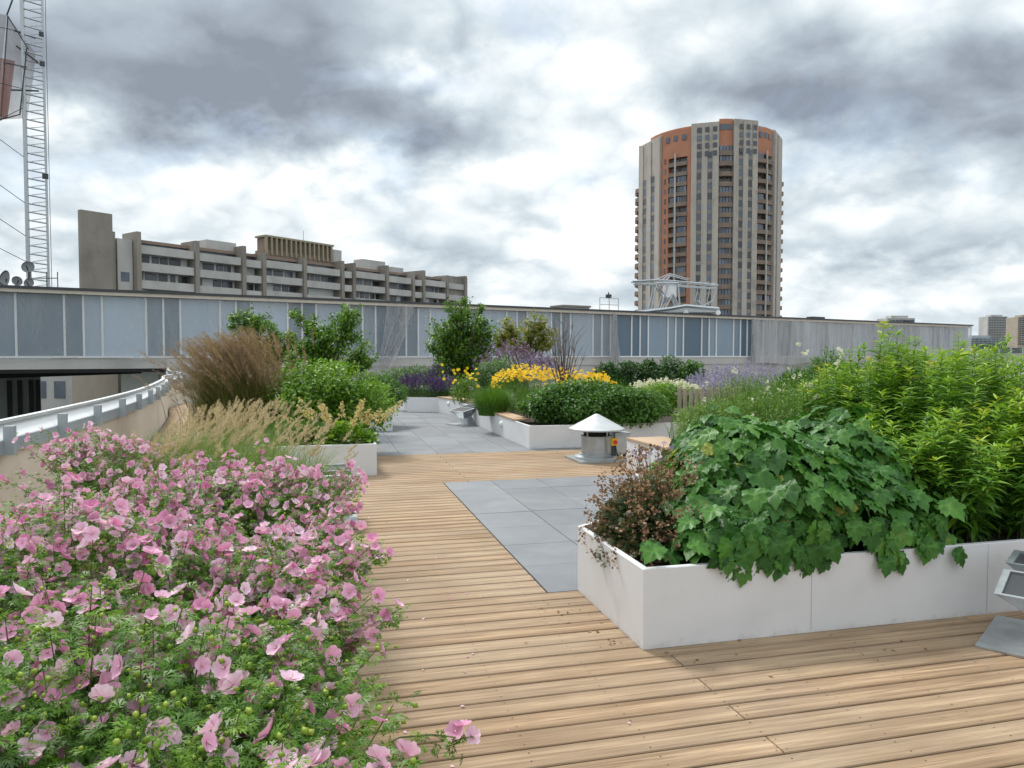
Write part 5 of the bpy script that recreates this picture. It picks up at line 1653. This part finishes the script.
# ---- brown geranium at the planter corner
def geranium():
    c = uv(2.06, 4.42, .37)
    r = thing('brown_geranium', 'faded geranium with brown seed heads and few purple blooms at the planter corner', 'flowering plant', c)
    n = 7000
    d = rdir(n); d[:, 2] = np.abs(d[:, 2]) * 1.0 - .12
    P = d * (RNG.uniform(.25, 1, n) ** .5)[:, None] * [.39, .52, .48]
    MB().inst(DISS, P, nz(d * .6 + rdir(n)), nz(UP + rdir(n) * .8), RNG.uniform(.03, .06, n), clipn(.5 + .3 * RNG.normal(size=n))).build('foliage', LM['brownleaf'], r, True)
    n = 400
    d = rdir(n); d[:, 2] = np.abs(d[:, 2]) * 1.1 - .02; d = nz(d)
    tip = d * RNG.uniform(.75, 1.16, n)[:, None] * [.40, .56, .57]
    st = MB(); sd = MB()
    for i in range(n):
        st.tube([tip[i] * .25, tip[i] * .7 + [0, 0, .05], tip[i]], [.0022, .0018, .001], 3, .5, cap=False)
        k = 9
        p = tip[i] + RNG.normal(size=(k, 3)) * .016
        sd.inst(ROUND, p, rdir(k), rdir(k), RNG.uniform(.014, .027, k), RNG.random(k))
    st.build('stem', LM['seed'], r); sd.build('seed_head', LM['seed'], r)['kind'] = 'stuff'
    for i, (px, py) in enumerate(((634, 452), (638, 458), (641, 450), (645, 456), (650, 453), (658, 448), (660, 460), (672, 447), (664, 443))):
        p = at(px, py, 5.0 + RNG.normal() * .06) - c
        D = nz(rdir(1) * .4 + UP * .6 + np.array([0, -.7, 0]))
        f = MB().inst(SMALLFL, p[None], nz(np.cross(D, rdir(1))), D, .019, .9).build('flower', LM['purple'] if i % 4 else LM['mauve'], r, True)
        MB().tube([p * .5, p * .85 + [0, 0, .03], p - D[0] * .004], .0015, 4).build('flower_stem', M['stem'], r)
geranium()

# ---- tall yellow-green perennials
def tall_perennials():
    c = uv(4.4, 5.9, .37)
    r = thing('tall_perennials', 'tall yellow green perennials with whorled narrow leaves and reddish tips', 'plant', c)
    n = 640
    u, v = RNG.uniform(3.1, 6.8, n), RNG.uniform(4.0, 6.65, n)
    k = u > np.interp(v, [3.9, 4.6, 5.1, 6.6], [3.72, 3.78, 4.05, 4.65])
    u, v = u[k], v[k]
    u = np.r_[u, RNG.uniform(3.75, 5.4, 90)]; v = np.r_[v, RNG.uniform(3.85, 4.5, 90)]
    n = len(u)
    h = 1.16 + .12 * np.sin(u * 3.3 + v * 2.1) + RNG.normal(size=n) * .10
    h *= np.interp(u - np.interp(v, [3.9, 4.6, 5.1, 6.6], [3.72, 3.78, 4.05, 4.65]), [0, .4, .8, 1.6, 2.2], [.76, 1.0, 1.06, .97, .93]) * np.interp(v, [3.9, 4.6, 5.4], [.52, .84, 1.0])
    st = MB(); LP, LA, LN, LS, LT = [], [], [], [], []
    for i in range(n):
        b = uv(u[i], v[i], 0) - [c[0], c[1], 0]
        ld = uv(*(RNG.normal(size=2) * .10 + np.array([0.0, -.10 if v[i] > 4.5 else -.16])))
        t = np.linspace(0, 1, 6)
        path = b + ld * (t ** 1.7)[:, None] + UP * (h[i] * t)[:, None]
        st.tube(path, np.linspace(.005, .0018, 6), 4, .4, cap=False)
        red = RNG.random() < .14
        k = int(120 * h[i])
        tt = np.sort(RNG.uniform(.08, 1, k) ** .8)
        a = np.arange(k) * 2.4 + RNG.normal(size=k) * .3
        hd = np.stack([np.cos(a), np.sin(a), .15 + .9 * tt ** 4 + RNG.normal(size=k) * .22], 1)
        LP.append(np.stack([np.interp(tt, t, path[:, q]) for q in range(3)], 1)); LA.append(hd)
        LN.append(UP + rdir(k) * .45); LS.append((.135 - .07 * tt ** 3) * RNG.uniform(.75, 1.2, k))
        top = clipn((tt - .80) / .20)
        LT.append(clipn(.08 + .24 * tt + .08 * RNG.normal(size=k) + top * ((.48 if red else .14 + .16 * RNG.random()))))
    MB().inst(WHORL, np.concatenate(LP), nz(np.concatenate(LA)), nz(np.concatenate(LN)), np.concatenate(LS), np.concatenate(LT)).build('foliage', LM['yellowgreen'], r, True)
    st.build('stem', M['stem'], r)
tall_perennials()
spikes('white_flowers', 'few white flower buds rising over the tall perennials', 'flowering plant', uv(4.3, 6.3, .38), (.9, .3, 0), 9, 1.5, LM['whitefl'], LM['mid'], bl_len=.03, per=10, size=.03, leafn=10, lean=.05)

# ---- petals and dry leaves dropped on the boards
def litter():
    n = 70
    u = np.r_[RNG.uniform(.1, .1, 0), .08 + np.abs(RNG.normal(size=n)) * .35]; v = RNG.uniform(1.6, 7.5, n)
    P = np.array([uv(a, b, .006) for a, b in zip(u, v)])
    mb = MB().inst(ROUND, P, nz(rdir(n) * [1, 1, .1]), nz(UP + rdir(n) * .25), RNG.uniform(.012, .026, n), RNG.random(n))
    n = 60
    u = np.r_[1.62 - np.abs(RNG.normal(size=30)) * .25, RNG.uniform(1.7, 5, 30)]; v = np.r_[RNG.uniform(3.7, 4.7, 30), 3.68 - np.abs(RNG.normal(size=30)) * .22]
    P = np.array([uv(a, b, .006) for a, b in zip(u, v)])
    mb.inst(OVATE, P, nz(rdir(n) * [1, 1, .1]), nz(UP + rdir(n) * .3), RNG.uniform(.012, .035, n), RNG.random(n), 1)
    o = struct(mb.build('fallen_petals', [LM['pink'], LM['seed']], None, True), 'stuff')
    o['label'] = 'few fallen pink petals and dry leaf scraps lying on the boards'; o['category'] = 'leaf litter'
litter()

# ================================================================== SKY, SUN, CAMERA
SUN_EL, SUN_AZ = math.radians(52), math.radians(-35)      # azimuth clockwise from the view direction
w = bpy.data.worlds.new('World'); S.world = w; w.use_nodes = True
nt = w.node_tree; nt.nodes.clear()
out = nt.nodes.new('ShaderNodeOutputWorld'); bg = nt.nodes.new('ShaderNodeBackground')
bg.inputs[1].default_value = 0.078
sky = nt.nodes.new('ShaderNodeTexSky'); sky.sky_type = 'NISHITA'; sky.sun_disc = False
sky.sun_elevation = SUN_EL; sky.sun_rotation = SUN_AZ
tc = nt.nodes.new('ShaderNodeTexCoord'); sx = nt.nodes.new('ShaderNodeSeparateXYZ')
nrm = nt.nodes.new('ShaderNodeVectorMath'); nrm.operation = 'NORMALIZE'
nt.links.new(tc.outputs['Generated'], nrm.inputs[0]); nt.links.new(nrm.outputs[0], sx.inputs[0])
def mth(op, a, b=None, c=None):
    n = nt.nodes.new('ShaderNodeMath'); n.operation = op
    for i, s in enumerate((a, b, c)):
        if s is None:
            continue
        if isinstance(s, bpy.types.NodeSocket):
            nt.links.new(s, n.inputs[i])
        else:
            n.inputs[i].default_value = s
    return n.outputs[0]
X, Y, Z = sx.outputs
az = mth('ARCTAN2', X, Y); el = mth('ARCSINE', Z)
# clouds lie on a layer overhead: project the direction onto it for the fine structure
den = mth('ADD', mth('MAXIMUM', Z, 0.0), 0.46)
cx, cy = mth('DIVIDE', X, den), mth('DIVIDE', Y, den)
cv = nt.nodes.new('ShaderNodeCombineXYZ')
nt.links.new(cx, cv.inputs[0]); nt.links.new(cy, cv.inputs[1])
def noise(scale, det, rough, vec, offv=(0, 0, 0), dist=0.0):
    mp = nt.nodes.new('ShaderNodeMapping'); mp.inputs['Location'].default_value = offv
    nt.links.new(vec, mp.inputs[0])
    n = nt.nodes.new('ShaderNodeTexNoise'); n.inputs['Scale'].default_value = scale
    n.inputs['Detail'].default_value = det; n.inputs['Roughness'].default_value = rough; n.inputs['Distortion'].default_value = dist
    nt.links.new(mp.outputs[0], n.inputs['Vector']); return n.outputs[0]
n_big = noise(2.2, 8, .52, cv.outputs[0], (3.1, 1.7, 0), .15)
n_fin = noise(5.2, 9, .54, cv.outputs[0], (8.3, 4.2, 0), .15)
n_dir = noise(6.0, 7, .55, nrm.outputs[0], (1.3, 0, 0), .1)
waz = mth('ADD', az, mth('MULTIPLY', mth('SUBTRACT', n_dir, .5), .34))
wel = mth('ADD', el, mth('MULTIPLY', mth('SUBTRACT', n_fin, .5), .16))
def blob(px, py, spx, spy):
    a0 = math.atan((px - 512) / F); e0 = math.atan((356 - py) / F * math.cos(a0))
    da = mth('DIVIDE', mth('SUBTRACT', waz, a0), spx / F); de = mth('DIVIDE', mth('SUBTRACT', wel, e0), spy / F)
    q = mth('ADD', mth('MULTIPLY', da, da), mth('MULTIPLY', de, de))
    return mth('EXPONENT', mth('MULTIPLY', q, -1.0))
def total(L):
    s = None
    for (px, py, sx_, sy_, wgt) in L:
        b = mth('MULTIPLY', blob(px, py, sx_, sy_), wgt)
        s = b if s is None else mth('ADD', s, b)
    return s
dark = total([(110, 80, 150, 46, .36), (300, 90, 130, 50, .50), (420, 138, 90, 26, .42), (330, 20, 150, 36, .34), (30, 30, 60, 70, .10), (870, 95, 130, 42, .50), (740, 90, 90, 26, .24), (990, 120, 100, 40, .30), (900, 250, 160, 20, .24), (430, 245, 80, 18, .2), (530, 215, 70, 14, .2), (10, 190, 80, 40, .14), (1000, 190, 90, 30, .16)])
lite = total([(580, 100, 85, 130, .15), (440, 85, 40, 26, .22), (170, 185, 170, 36, .08), (230, 185, 160, 30, .08), (980, 20, 80, 20, .10), (880, 205, 160, 18, .08)])
# billows: folding the noise about its middle gives rounded heads with creases between them
def billow(n, k=1.0):
    return mth('ABSOLUTE', mth('MULTIPLY', mth('SUBTRACT', n, .5), 2.0 * k))
b1 = billow(noise(3.6, 2, .45, cv.outputs[0], (5.5, 9.1, 0), .25)); b2 = billow(noise(8.5, 5, .5, cv.outputs[0], (2.2, 6.4, 0), .2))
puff = mth('ADD', mth('MULTIPLY', b1, -.50), mth('MULTIPLY', b2, -.27))
base = mth('ADD', mth('MULTIPLY', n_big, .55), mth('MULTIPLY', n_fin, .45))
dens = mth('ADD', mth('ADD', puff, .095), mth('ADD', base, mth('SUBTRACT', mth('MULTIPLY', dark, .86), lite)))
rp = nt.nodes.new('ShaderNodeValToRGB'); E = rp.color_ramp.elements
for i, (p, c) in enumerate(((.20, (.88, .885, .89)), (.40, (.75, .775, .785)), (.56, (.52, .58, .615)), (.74, (.35, .405, .455)), (1.0, (.205, .235, .28)))):
    q = E[i] if i < 2 else E.new(p)
    q.position = p; q.color = (c[0], c[1], c[2], 1)
nt.links.new(dens, rp.inputs[0])
vm = nt.nodes.new('ShaderNodeVectorMath'); vm.operation = 'SCALE'; vm.inputs[3].default_value = 8.4
nt.links.new(rp.outputs[0], vm.inputs[0])
# thin gaps where the blue shows
n_gap = noise(2.2, 7, .6, cv.outputs[0], (20.4, 11.2, 0), .5)
gp = nt.nodes.new('ShaderNodeMapRange'); gp.inputs[1].default_value = .56; gp.inputs[2].default_value = .72; gp.inputs[4].default_value = .42
nt.links.new(n_gap, gp.inputs[0])
mx = nt.nodes.new('ShaderNodeMix'); mx.data_type = 'RGBA'
nt.links.new(gp.outputs[0], mx.inputs[0]); nt.links.new(vm.outputs[0], mx.inputs[6]); 
sk2 = nt.nodes.new('ShaderNodeVectorMath'); sk2.operation = 'SCALE'; sk2.inputs[3].default_value = 1.0
nt.links.new(sky.outputs[0], sk2.inputs[0]); nt.links.new(sk2.outputs[0], mx.inputs[7])
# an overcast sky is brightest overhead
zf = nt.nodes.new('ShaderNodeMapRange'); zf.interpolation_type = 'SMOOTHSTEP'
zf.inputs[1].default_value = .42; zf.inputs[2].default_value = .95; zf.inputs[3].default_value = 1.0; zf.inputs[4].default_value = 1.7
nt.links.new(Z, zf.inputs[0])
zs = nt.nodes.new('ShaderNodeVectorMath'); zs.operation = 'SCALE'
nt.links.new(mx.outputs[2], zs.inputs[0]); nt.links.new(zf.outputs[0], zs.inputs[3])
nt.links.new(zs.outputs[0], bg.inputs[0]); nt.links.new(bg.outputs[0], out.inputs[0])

sl = bpy.data.lights.new('sun', 'SUN'); sl.energy = 1.5; sl.angle = math.radians(11); sl.color = (1.0, .96, .90)
so = bpy.data.objects.new('sun', sl); COL.objects.link(so)
sd = Vector((math.sin(SUN_AZ) * math.cos(SUN_EL), math.cos(SUN_AZ) * math.cos(SUN_EL), math.sin(SUN_EL)))
so.rotation_euler = (-sd).to_track_quat('-Z', 'Y').to_euler(); so.location = (0, 0, 60)

cd = bpy.data.cameras.new('camera'); cam = bpy.data.objects.new('camera', cd); COL.objects.link(cam)
cam.location = (0, 0, H); cam.rotation_euler = (PI / 2 - PITCH, 0, 0)
cd.sensor_width = 36; cd.lens = F / 1024 * 36; cd.clip_start = .05; cd.clip_end = 9000
S.camera = cam
S.view_settings.view_transform = 'Standard'; S.view_settings.look = 'None'; S.view_settings.gamma = 1; S.view_settings.exposure = EXPO
S.cycles.max_bounces = 8; S.cycles.transparent_max_bounces = 12; S.cycles.use_denoising = True
S.cycles.use_adaptive_sampling = True; S.cycles.adaptive_threshold = 0.02
